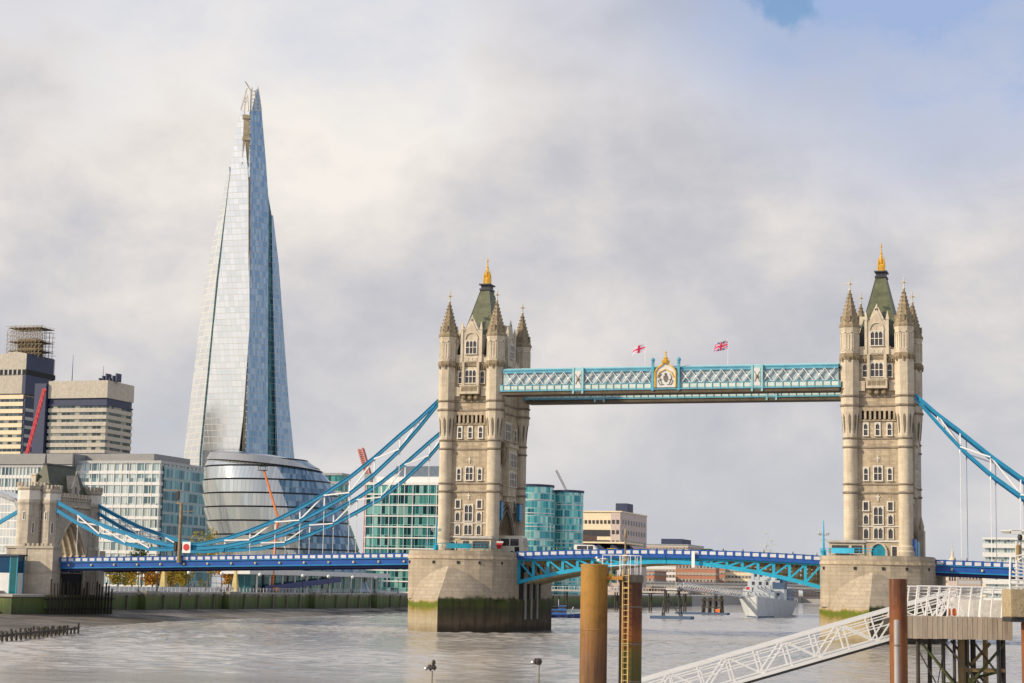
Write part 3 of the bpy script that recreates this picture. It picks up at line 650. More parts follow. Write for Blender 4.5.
def walkway(yc, label, front):
    root = thing('high_walkway', label, 'walkway', (0, yc, -.22)); X = 33.9
    y0, y1 = -1.8, 1.8
    c = MB(); c.box(-X, X, y0+.28, y1-.28, 49.1, 52.3); c.build('inner_wall', m_grey if not front else plain('walkway inner cladding', (.36, .45, .49), .5, var=.2), root)
    r = MB(); r.prism([(y0-.05, 52.95), (y1+.05, 52.95), (.9, 53.35), (-.9, 53.35)], lambda a, b, t: (t, a, b), -X, X); r.build('roof', m_turq, root)
    t = MB(); t.box(-X, X, y0-.1, y0+.25, 52.25, 52.9); t.box(-X, X, y1-.25, y1+.1, 52.25, 52.9); t.box(-X, X, y0-.2, y0, 52.75, 53.0); t.build('top_chord', m_walk, root)
    lw = MB(); lw.box(-X-.6, X+.4, y0-.12, y0+.2, 48.75, 49.85); lw.box(-X, X, y1-.2, y1+.12, 48.75, 49.85); lw.build('lower_panel_band', m_turq, root)
    s = MB(); s.box(-X-.2, X+.2, y0-.3, y1+.3, 47.85, 48.46); s.box(-X, X, y0-.1, y1+.1, 48.47, 48.73); s.build('floor_plate', m_soffit, root)
    e = MB(); e.box(-X-.5, X+.5, y0-.52, y0-.4, 48.5, 48.72); e.box(-X-.5, X+.5, y1+.4, y1+.52, 48.5, 48.72); e.box(-X-.3, X+.3, y0-.3, y0-.13, 49.78, 49.9); e.each('edge_rail', m_walk, root)
    bp = MB(); n = 44
    for k in range(n): a = -X+.15+k*2*X/n; bp.box(a+.14, a+2*X/n-.14, y0-.18, y0-.125, 48.9, 49.68)
    bp.each('pale_panel', plain('walkway pale panel', (.55, .62, .58), .5, var=.15), root)  # pale paint on the panels of the lower band
    br = MB()
    for k in range(n+1): a = -X+k*2*X/n; br.box(a-.07, a+.07, y0-.3, y0-.12, 48.45, 49.8)
    br.each('panel_bracket', m_turq, root)
    ps = (-18, 0, 18.2); bays = [(-33.3, -19), (-17, -3.0), (3.0, 17.2), (19.2, 33.3)]
    for a, b in bays:
        l = MB(); m = max(1, round((b-a)/1.95)); st = (b-a)/m
        for k in range(m):
            for j in (0, 1):
                q0 = a+k*st; l.beam((q0, y0-.02-.06*j, 49.7 if j else 52.3), (q0+st, y0-.02-.06*j, 52.3 if j else 49.7), .1, .33, (0, 1, 0))
                q0 = a+k*st; l.beam((q0, y1+.02+.06*j, 49.7 if j else 52.3), (q0+st, y1+.02+.06*j, 52.3 if j else 49.7), .1, .2, (0, 1, 0))
            l.box(q0-.13, q0+.13, y0-.14, y0-.02, 49.75, 50.0)
            l.prism([(q0+st/2-.3, 51.0), (q0+st/2, 50.65), (q0+st/2+.3, 51.0), (q0+st/2, 51.35)], lambda p, q, t: (p, t, q), y0-.16, y0-.04)
        fr = [m for m in l.pieces()]
        for sgn in (-1, 1):
            q = MB()
            for m in fr:
                if (sum(v[1] for v in m.v)/len(m.v) > 0) == (sgn > 0): q.add(m.v, m.f)
            q.build('lattice', m_white, root)
    for x in ps:
        if x == 0: continue
        p = MB(); p.box(x-.95, x+.95, y0-.35, y0-.05, 48.35, 52.95); p.box(x-1.15, x-.8, y0-.5, y0-.02, 47.9, 53.2); p.box(x+.8, x+1.15, y0-.5, y0-.02, 47.9, 53.2); po = p.build('stiffening_post', m_turq, root)
        q = MB(); q.box(x-.6, x+.6, y0-.43, y0-.36, 49.0, 52.5); q.build('post_panel', m_offw, po)
        q = MB(); q.beam((x-.5, y0-.48, 49.8), (x+.5, y0-.48, 51.8), .08, .12, (0, 1, 0)); q.beam((x-.5, y0-.48, 51.8), (x+.5, y0-.48, 49.8), .08, .12, (0, 1, 0)); q.lathe(x, y0-.47, [(.3, 50.6), (.3, 51.0)], 8); q.build('post_ornament', m_cap, po)
    if front: emblem(root, y0)
    return root
walkway(-8.5, 'high walkway with white lattice and a gilded coat of arms, the nearer of the two', True)
walkway(8.5, 'farther high walkway, seen as a blue strip just under the nearer one', False)

# flags on the walkway
m_flagw = plain('flag white', (.46, .43, .54), .8)
def flag(x, z0, z1, L, H, kind, label):
    root = thing('flag', label, 'flag', (x, -8.5, 53.3))
    p = MB(); p.tube((0, 0, -.3), (0, 0, z1-53.3), .06, .04, 6); p.lathe(0, 0, [(.09, z1-53.3), (.09, z1-53.15)], 6); p.build('flagpole', m_white, root)
    W, D = 48, 28; m = MB()
    def P(i, j):
        u = i/W; v = j/D; return (-u*L*(.93-.06*v), .22*math.sin(u*7+v*1.2)*u, z1-53.4-H+v*H-.75*u**1.3+.10*math.sin(u*9+1)*u)
    vs = [P(i, j) for j in range(D+1) for i in range(W+1)]; m.v = vs
    for j in range(D):
        for i in range(W):
            u = (i+.5)/W-.5; v = (j+.5)/D-.5
            if kind == 'cross': c = 1 if abs(u) < .075 or abs(v) < .12 else 0
            else:
                dgl = min(abs(v-u), abs(v+u)); c = 2
                if dgl < .13: c = 0
                if dgl < .05: c = 1
                if abs(u) < .095 or abs(v) < .17: c = 0
                if abs(u) < .055 or abs(v) < .10: c = 1
            m.f.append((j*(W+1)+i, j*(W+1)+i+1, (j+1)*(W+1)+i+1, (j+1)*(W+1)+i)); m.i.append(c)
    o = m.build('flag_cloth', [m_flagw, plain('flag red', (.52, .015, .06), .8), plain('flag blue', (.012, .018, .14), .8)], root, smooth=True)
flag(-4.7, 53, 57.9, 2.9, 1.55, 'cross', 'white flag with a red cross flying over the walkway towards the skyscraper')
flag(12.05, 53, 58.2, 3.1, 1.7, 'union', 'red white and blue union flag flying over the walkway')

# ------------------------------------------------------------------ parapets and decks
def ztop(x):
    a = abs(x)
    return 16.85-.0009*a*a if a < 30.5 else 16.08-(a-30.5)*.0248
def parapet(root, x0, x1, y, n, panels=True, sgn=-1):
    p = MB()
    for k in range(n):
        a = x0+(x1-x0)*k/n; b = x0+(x1-x0)*(k+1)/n; za, zb = ztop(a), ztop(b)
        p.hexa([(a, y-.12, za-.16), (b, y-.12, zb-.16), (b, y+.12, zb-.16), (a, y+.12, za-.16)], [(a, y-.14, za), (b, y-.14, zb), (b, y+.14, zb), (a, y+.14, za)])
        p.hexa([(a, y-.05, za-1.0), (b, y-.05, zb-1.0), (b, y+.05, zb-1.0), (a, y+.05, za-1.0)], [(a, y-.05, za-.16), (b, y-.05, zb-.16), (b, y+.05, zb-.16), (a, y+.05, za-.16)])
        p.box(a-.2, a+.2, y-.16, y+.16, za-1.02, za+.06)
    po = p.build('parapet', m_royal, root)
    if panels:
        for k in range(n):
            a = x0+(x1-x0)*(k+.5)/n; w = (x1-x0)/n*.5-.26; z = ztop(a)
            q = MB(); q.box(a-w, a+w, y+sgn*.10-.03, y+sgn*.10+.03, z-.86, z-.22); q.build('parapet_panel', m_panelw, po)
def bascule(sg, label):
    root = thing('bascule_leaf', label, 'bascule span', (0, 0, 0))
    N = 16; xs = [sg*30.5*(1-k/N) for k in range(N+1)]; xs[-1] = sg*.06
    d = MB()
    for a, b in zip(xs, xs[1:]):
        za, zb = ztop(a)-1.15, ztop(b)-1.15
        d.hexa([(a, -9.2, za-.35), (b, -9.2, zb-.35), (b, 9.2, zb-.35), (a, 9.2, za-.35)], [(a, -9.2, za), (b, -9.2, zb), (b, 9.2, zb), (a, 9.2, za)])
    d.build('roadway', [m_asph], root)
    zb_ = lambda x: 9.9+4.55*(1-(abs(x)/30.5)**1.75)            # curved lower chord
    for y, mt, wm in ((-8.6, m_cyan, m_cyan), (-3.0, m_rib, m_rib), (3.0, m_rib, m_rib), (8.6, m_rib, m_rib)):
        g = MB()
        for a, b in zip(xs, xs[1:]):
            g.hexa([(a, y-.35, zb_(a)-.35), (b, y-.35, zb_(b)-.35), (b, y+.35, zb_(b)-.35), (a, y+.35, zb_(a)-.35)], [(a, y-.35, zb_(a)+.4), (b, y-.35, zb_(b)+.4), (b, y+.35, zb_(b)+.4), (a, y+.35, zb_(a)+.4)])
            ta, tb = ztop(a)-1.52, ztop(b)-1.52
            g.hexa([(a, y-.3, ta-.45), (b, y-.3, tb-.45), (b, y+.3, tb-.45), (a, y+.3, ta-.45)], [(a, y-.3, ta), (b, y-.3, tb), (b, y+.3, tb), (a, y+.3, ta)])
        go = g.build('main_girder', mt, root)
        w = MB(); st = 3.05
        for k in range(0, 9):
            x = sg*(30.3-k*st); x2 = sg*(30.3-(k+1)*st); t = ztop(x)-1.7
            if t-zb_(x) > .5: w.box(x-.28, x+.28, y-.2, y+.2, zb_(x), t)
            if ztop(x2)-1.7-zb_(x2) > .35: w.beam((x, y, t-.15), (x2, y, zb_(x2)+.15), .36, .5, (0, 1, 0))
        w.build('girder_web', wm, go)
    c = MB()
    for k in range(11):
        x = sg*(29.5-k*2.9); t = ztop(x)-1.5; h = min(1.1, max(.25, t-zb_(x)-.4)); c.box(x-.16, x+.16, -8.3, 8.3, t-h, t)
    c.each('cross_girder', m_rib, root)
    f = MB(); fl = MB()
    for y, s in ((-9.35, -1), (9.35, 1)):
        for a, b in zip(xs, xs[1:]):
            za, zb = ztop(a)-1.0, ztop(b)-1.0
            f.hexa([(a, y-.14, za-.62), (b, y-.14, zb-.62), (b, y+.14, zb-.62), (a, y+.14, za-.62)], [(a, y-.14, za), (b, y-.14, zb), (b, y+.14, zb), (a, y+.14, za)])
    f.each('fascia', m_royal, root)
    x0, x1 = (-30.4, -.1) if sg < 0 else (.1, 30.4)
    parapet(root, x0, x1, -9.45, 18); parapet(root, x0, x1, 9.45, 18, False)
    return root
bascule(-1, 'half of the lifting road span over the two rusty mooring piles')
bascule(1, 'half of the lifting road span in front of the grey moored warship')

m_lampY = plain('yellowed lamp glass', (.75, .62, .25), .4)
def side_span(sg, label):
    root = thing('side_span', label, 'bridge deck', (0, 0, 0)); A, B = 51.7, 134.5; N = 14
    xs = [sg*(A+(B-A)*k/N) for k in range(N+1)]
    d = MB(); f = MB(); fl = MB(); dk = MB()
    def seg(m, a, b, y0, y1, d0, d1):
        za, zb = ztop(a), ztop(b); m.hexa([(a, y0, za-d1), (b, y0, zb-d1), (b, y1, zb-d1), (a, y1, za-d1)], [(a, y0, za-d0), (b, y0, zb-d0), (b, y1, zb-d0), (a, y1, za-d0)])
    for a, b in zip(xs, xs[1:]):
        seg(d, a, b, -9.1, 9.1, 1.15, 1.5)
        for s in (-1, 1):
            y = s*9.25; seg(f, a, b, y-.16, y+.16, 1.0, 2.2); seg(fl, a, b, y-.42, y+.42, 1.02 if False else .98, 1.12); seg(fl, a, b, y-.36, y+.36, 2.2, 2.42)
            seg(dk, a, b, y-s*.9-.2, y-s*.9+.2, 1.5, 2.95)
    d.build('roadway', m_asph, root); f.each('fascia_girder', m_royal, root); fl.each('flange', m_blue, root); dk.each('inner_girder', m_navy, root)
    c = MB()
    for k in range(28): x = sg*(A+1.5+(B-A-2)*k/27); c.box(x-.15, x+.15, -8.2, 8.2, ztop(x)-2.6, ztop(x)-1.52)
    c.each('cross_girder', m_navy, root)
    for k in range(15):
        x = sg*(A+3+k*5.55); l = MB(); l.lathe(x, -9.6, [(.1, ztop(x)-1.95), (.2, ztop(x)-1.9), (.2, ztop(x)-1.55), (.1, ztop(x)-1.5)], 6); l.build('deck_lamp', m_lampY, root)
    x0, x1 = (-B, -A) if sg < 0 else (A, B)
    parapet(root, x0, x1, -9.5, 48); parapet(root, x0, x1, 9.5, 48, False)
    return root
side_span(-1, 'blue side span with white parapet panels, joining the battlemented gatehouse')
side_span(1, 'blue side span with white parapet panels leading away behind the plank jetty')

# ------------------------------------------------------------------ suspension chains
UP = [(48.3, 46.7), (52.4, 43.0), (56.5, 39.75), (62, 35.1), (67.4, 31.0), (73, 27.5), (78.5, 24.5), (84, 21.9), (89.8, 19.7), (95.5, 17.9), (101.3, 16.75), (105, 16.35)]
LO = [(48.3, 46.1), (52.4, 41.2), (56.5, 36.6), (62, 31.6), (67.3, 27.6), (73, 24.5), (78.4, 21.8), (84, 19.5), (89.7, 17.6), (95.5, 16.4), (101.3, 15.95), (105, 15.9)]
UP2 = [(105, 16.35), (109, 16.6), (113.2, 17.35), (119, 18.8), (125.5, 20.7), (131, 23.0), (136.6, 25.6)]
LO2 = [(105, 15.9), (109, 15.55), (113.2, 15.6), (119, 16.7), (125.4, 18.5), (131, 21.0), (136.4, 23.8)]
m_chain = plain('chain blue paint', (.012, .235, .43), .4, var=.12, streak=.15)
def chain(sg, y, label):
    root = thing('suspension_chain', label, 'suspension chain', (0, y, 0))
    for nm, pl in (('upper_chord', UP), ('lower_chord', LO), ('upper_chord', UP2), ('lower_chord', LO2)):
        m = MB(); pts = [(sg*a, 0, b) for a, b in pl]
        for a, b in zip(pts, pts[1:]):
            m.beam(a, b, .5, .62, (0, 0, 1)); up_ = Vector((0, 0, .36)); m.beam(Vector(a)+up_, Vector(b)+up_, .78, .1); m.beam(Vector(a)-up_, Vector(b)-up_, .78, .1)
        m.build(nm, m_chain, root)
    for n_, (U, L) in enumerate(((UP[1:-1], LO[1:-1]), (UP2[2:-1], LO2[2:-1]))):
        for k in range(len(U)):
            b = MB(); b.beam((sg*U[k][0], 0, U[k][1]-.2), (sg*L[k][0], 0, L[k][1]+.2), .24, .24, (0, 1, 0)); b.build('brace', m_white, root)
            if k+1 < len(U):
                if n_ == 1 or k % 2 == 0: b = MB(); b.beam((sg*U[k][0], 0, U[k][1]-.2), (sg*L[k+1][0], 0, L[k+1][1]+.3), .27, .27, (0, 1, 0)); b.build('brace', m_white, root)
                if n_ == 1 or k % 2 == 1: b = MB(); b.beam((sg*L[k][0], -.3, L[k][1]+.2), (sg*U[k+1][0], -.3, U[k+1][1]-.3), .27, .25, (0, 1, 0)); b.build('brace', m_white, root)
    for L in (LO[2:9:1], LO2[3:-1]):
        for (x, z) in L:
            if z-ztop(x) < .6: continue
            h = MB(); h.tube((sg*x, 0, z-.2), (sg*x, 0, ztop(x)-1.1), .065, .065, 6); h.lathe(sg*x, 0, [(.17, z-1.0), (.17, z-.3)], 6); h.build('hanger_rod', m_white, root)
    p = MB(); p.tube((sg*105, -.5, 16.1), (sg*105, .5, 16.1), .75, .75, 14); p.box(sg*105-1.2, sg*105+1.2, -.33, .33, 15.6, 16.6); p.build('link_pin', m_chain, root)
    return root
chain(-1, -9.0, 'nearer blue suspension chain on the gatehouse side of the bridge')
chain(-1, 9.0, 'farther blue suspension chain on the gatehouse side, emerging from behind the tower')
chain(1, -9.0, 'nearer blue suspension chain above the plank jetty and camera post')
chain(1, 9.0, 'farther blue suspension chain above the plank jetty, mostly hidden by the nearer')

# ------------------------------------------------------------------ the gatehouse at the south end
m_gate = stone('weathered gatehouse stone', (.47, .415, .335), 1.1, .45, .2, .6, .6)
m_gtrim = plain('weathered gatehouse trim', (.43, .38, .30), .85, var=.2, streak=.5)
def gatehouse():
    root = thing('bridge_gatehouse', 'battlemented stone gatehouse with a dark green roof and a pointed road arch', 'gatehouse', (-141.5, -.3, 0)); root.scale = (.93, .88, .985)
    ap = [(-6.2+13.0*k/14, 14.6+7.2*(1-abs(2*k/14-1)**1.8)) for k in range(15)]
    m = MB(); m.prism([(-10, 5), (-6.2, 5)]+ap+[(6.8, 5), (11, 5), (11, 26.6), (-10, 26.6)], lambda a, b, t: (t, a, b), -4.2, 4.0); m.build('gate_wall', m_gate, root)
    a = MB(); a.strip([(4.05, -6.4, 5)]+[(4.05, p*1.05, q+.25) for p, q in ap]+[(4.05, 7.0, 5)], .5, .5, (1, 0, 0)); a.build('arch_moulding', m_trim, root)
    rb = MB()
    for x in (-2.6, -.9, .8, 2.5):
        rb.strip([(x, -6.05, 13)]+[(x, p*.97, q-.05) for p, q in ap]+[(x, 6.6, 13)], .45, .5, (1, 0, 0))
    rb.each('vault_rib', m_trim, root)
    p = MB(); p.box(4.0, 4.5, -6.2, 8.6, 25.1, 25.5); p.box(3.7, 4.25, -7, 8.9, 26.6, 27.5)
    for k in range(9): p.box(3.7, 4.25, -6.6+k*1.75, -6.6+k*1.75+1.0, 27.5, 28.2)
    p.build('parapet', m_pale, root)
    tr = MB()
    for k in range(18): tr.box(4.25, 4.3, -6.2+k*.85, -6.2+k*.85+.4, 26.8, 27.3)
    tr.build('parapet_piercing', m_dirt, root)
    def tur(x, y, r, top, n=8):
        t = MB(); t.lathe(x, y, [(r*1.12, 5), (r*1.12, 15.8), (r, 16.4), (r, 25.2), (r+.25, 25.7), (r+.25, 26.1), (r+.06, 26.3), (r+.06, top-1.9), (r+.35, top-1.5), (r+.35, top-.9)], n)
        o = t.build('turret', m_gate, root); b = MB(); b.lathe(x, y, [(r+.08, 26.35), (r+.11, 26.4), (r+.11, top-2.0), (r+.08, top-1.95)], n); b.build('pale_band', m_frame, o)
        c = MB()
        for k in range(n):
            for f in (.18, .68):
                a0 = PI/n+2*PI*(k+f-.5)/n+0; c.lathe(x+(r+.12)*math.cos(a0), y+(r+.12)*math.sin(a0), [(.36, top-.9), (.36, top-.05)], 4)
        c.each('battlement', m_gtrim, o)
        s = MB()
        for a0, z0, z1 in ((-PI/2, 21.8, 23.8), (-PI/4, 18.8, 21.4), (0, 22, 24)):
            q = MB().box(-.32, .32, -.05, .1, z0, z1).map(lambda u, d, z, a0=a0: (x+(r*math.cos(PI/n)+d)*math.cos(a0)-u*math.sin(a0), y+(r*math.cos(PI/n)+d)*math.sin(a0)+u*math.cos(a0), z)); s.add(q.v, q.f)
        so = None; s.each('slit_window', m_frame, o); so = o
        s = MB()
        for a0, z0, z1 in ((-PI/2, 22, 23.6), (-PI/4, 19, 21.2), (0, 22.2, 23.8)):
            q = MB().box(-.14, .14, .08, .14, z0, z1).map(lambda u, d, z, a0=a0: (x+(r*math.cos(PI/n)+d)*math.cos(a0)-u*math.sin(a0), y+(r*math.cos(PI/n)+d)*math.sin(a0)+u*math.cos(a0), z)); s.add(q.v, q.f)
        s.each('slit_opening', m_dark, so)
    tur(-1.1, -10.6, 3.1, 30.3); tur(3.5, -9.3, 2.15, 29.7); tur(3.3, 10.7, 2.2, 30.2); tur(-3.2, 10.7, 2.4, 30.2)
    r = MB(); r.hexa([(-3.9, -9.4, 27.2), (3.6, -9.4, 27.2), (3.6, 9.2, 27.2), (-3.9, 9.2, 27.2)], [(-.35, -6.8, 34.5), (.35, -6.8, 34.5), (.35, 7.0, 34.5), (-.35, 7.0, 34.5)])
    ro = r.build('roof', plain('dark slate', (.05, .058, .03), .55, var=.4, streak=.5), root); l = MB(); l.box(-.5, .5, -7, 7.2, 34.4, 34.8)
    for y in (-6.7, 6.9): l.lathe(0, y, [(.25, 34.8), (.2, 36), (.06, 37.6)], 6)
    l.build('roof_crest', m_lead, ro)
    g = MB(); g.prism([(-.6, 27), (2.9, 27), (2.9, 29.4), (1.15, 32.4), (-.6, 29.4)], lambda a, b, t: (t, a, b), 1.2, 4.1); go = g.build('gable', m_gate, root)
    w = MB(); w.box(4.1, 4.2, .75, 1.55, 27.8, 29.8); w.build('window', m_pane, go)
    g = MB(); g.strip([(4.0, -.8, 29.2), (4.0, 1.15, 32.6), (4.0, 3.1, 29.2)], .4, .3, (1, 0, 0)); g.lathe(4.0, 1.15, [(.1, 32.5), (.2, 33), (.03, 33.6)], 5); g.build('gable_coping', m_trim, go)
    ch = MB(); ch.box(-2.6, -1.4, -8.6, -7.4, 27, 32.0); ch.box(-2.75, -1.25, -8.75, -7.25, 32, 32.4); ch.build('chimney', m_trim, root)
    # stone abutment under it
    b = MB(); b.box(-5.2, 7.2, -13.6, -9.75, -.5, 15.6); b.box(-5.2, 6.0, 9.75, 14, -.5, 15.6); b.box(-5.2, 3.6, -9.74, 9.74, -.5, 12.4); b.build('abutment', m_gate, root)
    c = MB(); c.box(-5.5, 7.4, -13.9, -9.76, 15.6, 16.1); c.box(-5.3, 7.3, -13.75, -9.76, 10.3, 10.7)
    for k in range(7): c.box(-.8+k*1.2, -.2+k*1.2, -13.9, -13.5, 16.1, 16.7)
    c.build('abutment_coping', m_gtrim, root)
    u = MB(); u.box(3.6, 3.75, -9.3, 9.3, 5, 12.2); u.build('undercroft', m_dark, root)
    # land ties running back from the gate
    for z0, z1 in ((24.4, 19.5), (15.2, 11.8)):
        t = MB(); t.beam((-4.2, -9, z0), (-14, -9, z1), .7, .8); t.build('land_tie', m_chain, root)
gatehouse()
def access_gantry():
    root = thing('access_gantry', 'light metal maintenance gantry hung under the deck beside the gatehouse', 'gantry', (-134, -8, 0))
    p = MB(); p.box(-1, 1, -.5, 20, 10.1, 10.25); p.build('platform', m_grey, root)
    r = MB()
    for k in range(9): r.tube((1, -.4+k*2.5, 10.25), (1, -.4+k*2.5, 11.3), .04)
    r.tube((1, -.5, 11.3), (1, 20, 11.3), .05); r.build('railing', m_offw, root)
    l = MB()
    for y in (9.2, 10.4): l.tube((1.1, y, 5.5), (1.1, y, 10.2), .09)
    for k in range(9): l.tube((1.1, 9.2, 5.8+k*.5), (1.1, 10.4, 5.8+k*.5), .05)
    l.build('ladder', m_offw, root)
access_gantry()
def kiosk():
    root = thing('lift_shaft', 'blue glazed lift shaft with flat roof at the foot of the gatehouse', 'lift shaft', (-143.1, -15.6, 5.55))
    b = MB(); b.box(-2.3, 2.6, -1.3, 1.3, 0, 4.4); b.build('lower_wall', m_offw, root)
    g = MB(); g.box(-2.25, 2.55, -1.25, 1.25, 4.4, 8.0); g.build('glazing', plain('deep blue glass', (.008, .05, .12), .12, .3), root)
    f = MB()
    for x in (-2.3, .9, 2.6): f.box(x-.12, x+.12, -1.42, -1.2, 0, 8.0)
    f.box(2.5, 2.72, 1.1, 1.4, 0, 8); f.build('frame', m_teal, root)
    d = MB(); d.box(1.0, 2.5, -1.38, -1.28, 0, 7.9); d.build('door', plain('teal glass', (.01, .10, .11), .15), root)
    r = MB(); r.box(-2.8, 3.1, -1.8, 1.8, 8.0, 8.35); r.build('roof', m_lead, root)
kiosk()

def quay_apron():
    root = thing('quay_apron', 'mossy stone quay at the foot of the gatehouse and lift shaft', 'quay', (-139, -20, 0))
    b = MB(); b.box(-6, 4.6, -8, 6.3, -.5, 5.0); b.build('quay_wall', bpy.data.materials['algae wall'], root)
    c = MB(); c.box(-6.2, 4.9, -8.3, 6.25, 5.0, 5.5); c.build('coping', m_conc, root)
quay_apron()
# ------------------------------------------------------------------ the glass spire
def shard():
    root = thing('glass_skyscraper', 'very tall tapering glass skyscraper with a splintered open tip', 'skyscraper', (-424.5, 681, 0), .453)
    KY = [(588, 5, 239.4, .619), (340, 160, 248.9, .630), (100, 315, 258.0, .641), (60, 341, 259.5, .643)]
    def XZ(px, py):
        for (a, z0, c0, s0), (b, z1, c1, s1) in zip(KY, KY[1:]):
            if py >= b or b == 60:
                f = (a-py)/(a-b); return (px-(c0+(c1-c0)*f))*(s0+(s1-s0)*f), z0+(z1-z0)*f
    T = Vector((-4, 0, 345))
    def facet(A, B, pts, mt, th=1.4, name='facade_shard'):
        A = Vector((*A, 5)); B = Vector((*B, 5)); n = (B-A).cross(T-A).normalized()
        if n.y > 0: n = -n
        vs = []
        for px, py in pts:
            x, z = XZ(px, py); vs.append(Vector((x, A.y-(n.x*(x-A.x)+n.z*(z-A.z))/n.y, z)))
        m = MB(); k = len(vs); b = [v-n*th for v in vs]
        m.add(vs+b, [tuple(range(k)), tuple(range(k, 2*k))[::-1]]+[(i, k+i, k+(i+1) % k, (i+1) % k) for i in range(k)])
        return m.build(name, mt, root), n, A
    g = [(.70, .71, .69), (.66, .68, .67), (.73, .73, .71), (.64, .67, .66), (.69, .70, .68)]  # sunward facet: reflection of bright sky put into the glass colour
    bright = facade('spire glass bright reflection', 1.5, 3.9, g, (.44, .45, .43), .06, .10, .9, .2, wob=.02)
    g2 = [(.27, .39, .52), (.22, .35, .49), (.32, .43, .55), (.20, .33, .47), (.29, .41, .53), (.38, .48, .57)]  # facets turned north: reflection of blue sky put into the glass colour
    blue = facade('spire glass blue reflection', 1.5, 3.9, g2, (.34, .42, .48), .08, .12, .85, .08)
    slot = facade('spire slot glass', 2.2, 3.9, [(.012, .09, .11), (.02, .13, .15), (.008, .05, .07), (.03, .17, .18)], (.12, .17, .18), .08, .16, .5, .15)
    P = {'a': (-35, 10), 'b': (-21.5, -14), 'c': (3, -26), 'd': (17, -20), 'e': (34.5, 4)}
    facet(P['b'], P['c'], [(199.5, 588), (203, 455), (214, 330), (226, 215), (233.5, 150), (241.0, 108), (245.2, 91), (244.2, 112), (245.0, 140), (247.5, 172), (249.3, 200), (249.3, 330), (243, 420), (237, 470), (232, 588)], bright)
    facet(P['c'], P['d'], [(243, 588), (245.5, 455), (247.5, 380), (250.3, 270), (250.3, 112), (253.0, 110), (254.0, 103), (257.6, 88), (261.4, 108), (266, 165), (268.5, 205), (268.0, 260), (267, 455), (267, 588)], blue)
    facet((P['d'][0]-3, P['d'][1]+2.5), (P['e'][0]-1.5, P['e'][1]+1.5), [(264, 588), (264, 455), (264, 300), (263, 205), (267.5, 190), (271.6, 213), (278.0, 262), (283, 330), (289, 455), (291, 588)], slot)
    facet(P['d'], P['e'], [(277, 588), (277, 455), (273, 300), (271.5, 213), (273.2, 213), (279, 262), (289, 400), (294.5, 455), (297, 588)], facade('spire side blue reflection', 1.5, 3.9, g2, (.42, .48, .52), .08, .12, .85, .12))  # same blue sky reflection painted on the side facet
    facet(P['a'], P['b'], [(182.5, 588), (183.5, 455), (205, 275), (229, 164), (229.8, 172), (217, 275), (200, 455), (196, 588)], facade('spire left pale reflection', 3.0, 3.9, [(.80, .80, .75), (.77, .77, .73), (.82, .82, .77), (.74, .75, .71)], (.5, .5, .47), .08, .1, .85, .25))  # near-white sky reflection painted into the left facet
    # the glazed body between and behind the shards
    c = MB(); base = [(-30, 12), (-20, -9), (3, -20), (17, -14), (29, 5), (20, 30), (-18, 32)]
    z0, z1 = 5, 255; f = (z1-z0)/(372-5); top = [(x+(-5-x)*f, y+(1-y)*f) for x, y in base]; k = len(base)
    c.add([(*p, z0) for p in base]+[(*p, z1) for p in top], [(i, (i+1) % k, k+(i+1) % k, k+i) for i in range(k)]+[tuple(range(k))[::-1], tuple(range(k, 2*k))])
    c.build('glazed_core', slot, root)
    # the open frame of the tip: outer ribs and floor beams, and the tan service core
    tan = plain('tip service core', (.42, .34, .22), .7, var=.3, scale=.3); pale_f = plain('tip frame', (.60, .55, .46), .6)
    m = MB(); m.box(-8.6, -4.4, -2.4, 5, 246, 304); m.box(-9.4, -4.2, -3.2, 5, 302, 304.5); m.box(-9.0, -4.2, -3.0, 5, 288, 290); m.box(-8.8, -4.2, -2.8, 5, 272, 273.5); m.build('service_core', tan, root)
    for nm, (A, B), edges in (('open_tip_frame', ('b', 'c'), (((241.0, 110), (247.2, 88)), ((248.3, 112), (247.4, 96)))), ('open_tip_frame', ('c', 'd'), (((251.3, 112), (252.2, 88)), ((261.5, 110), (258.0, 86))))):
        A = Vector((*P[A], 5)); B = Vector((*P[B], 5)); n = (B-A).cross(T-A).normalized()
        def Q(px, py):
            x, z = XZ(px, py); return Vector((x, A.y-(n.x*(x-A.x)+n.z*(z-A.z))/n.y, z))
        m = MB(); (a0, a1), (b0, b1) = edges
        m.beam(Q(*a0), Q(*a1), .6, .6); m.beam(Q(*b0), Q(*b1), .6, .6)
        for k in range(6):
            f = k/6; u = Q(a0[0]+(a1[0]-a0[0])*f, a0[1]+(a1[1]-a0[1])*f); v = Q(b0[0]+(b1[0]-b0[0])*f, b0[1]+(b1[1]-b0[1])*f); m.beam(u, v, .35, .45)
        mid0 = Q((a0[0]+b0[0])/2, a0[1]); mid1 = Q((a1[0]+b1[0])/2, (a1[1]+b1[1])/2+4); m.beam(mid0, mid1, .5, .5)
        m.build(nm, pale_f, root)
    s = MB(); s.box(-4.9, -4.3, -.5, .8, 285, 322); s.beam((-4.6, 0, 321), (-8.6, 0, 327), .6, .6); s.build('maintenance_crane', tan, root)
    # dark recessed seam between the shards
    e = MB(); p0 = []
    for py in (588, 455, 330, 215, 180): x, z = XZ(249.6 if py < 400 else 243, py); f = (z-5)/340; p0.append((x, -23.5*(1-f), z))
    e.strip(p0, 1.6, 1.4, (0, 1, 0)); e.build('seam', m_dirt, root)
shard()

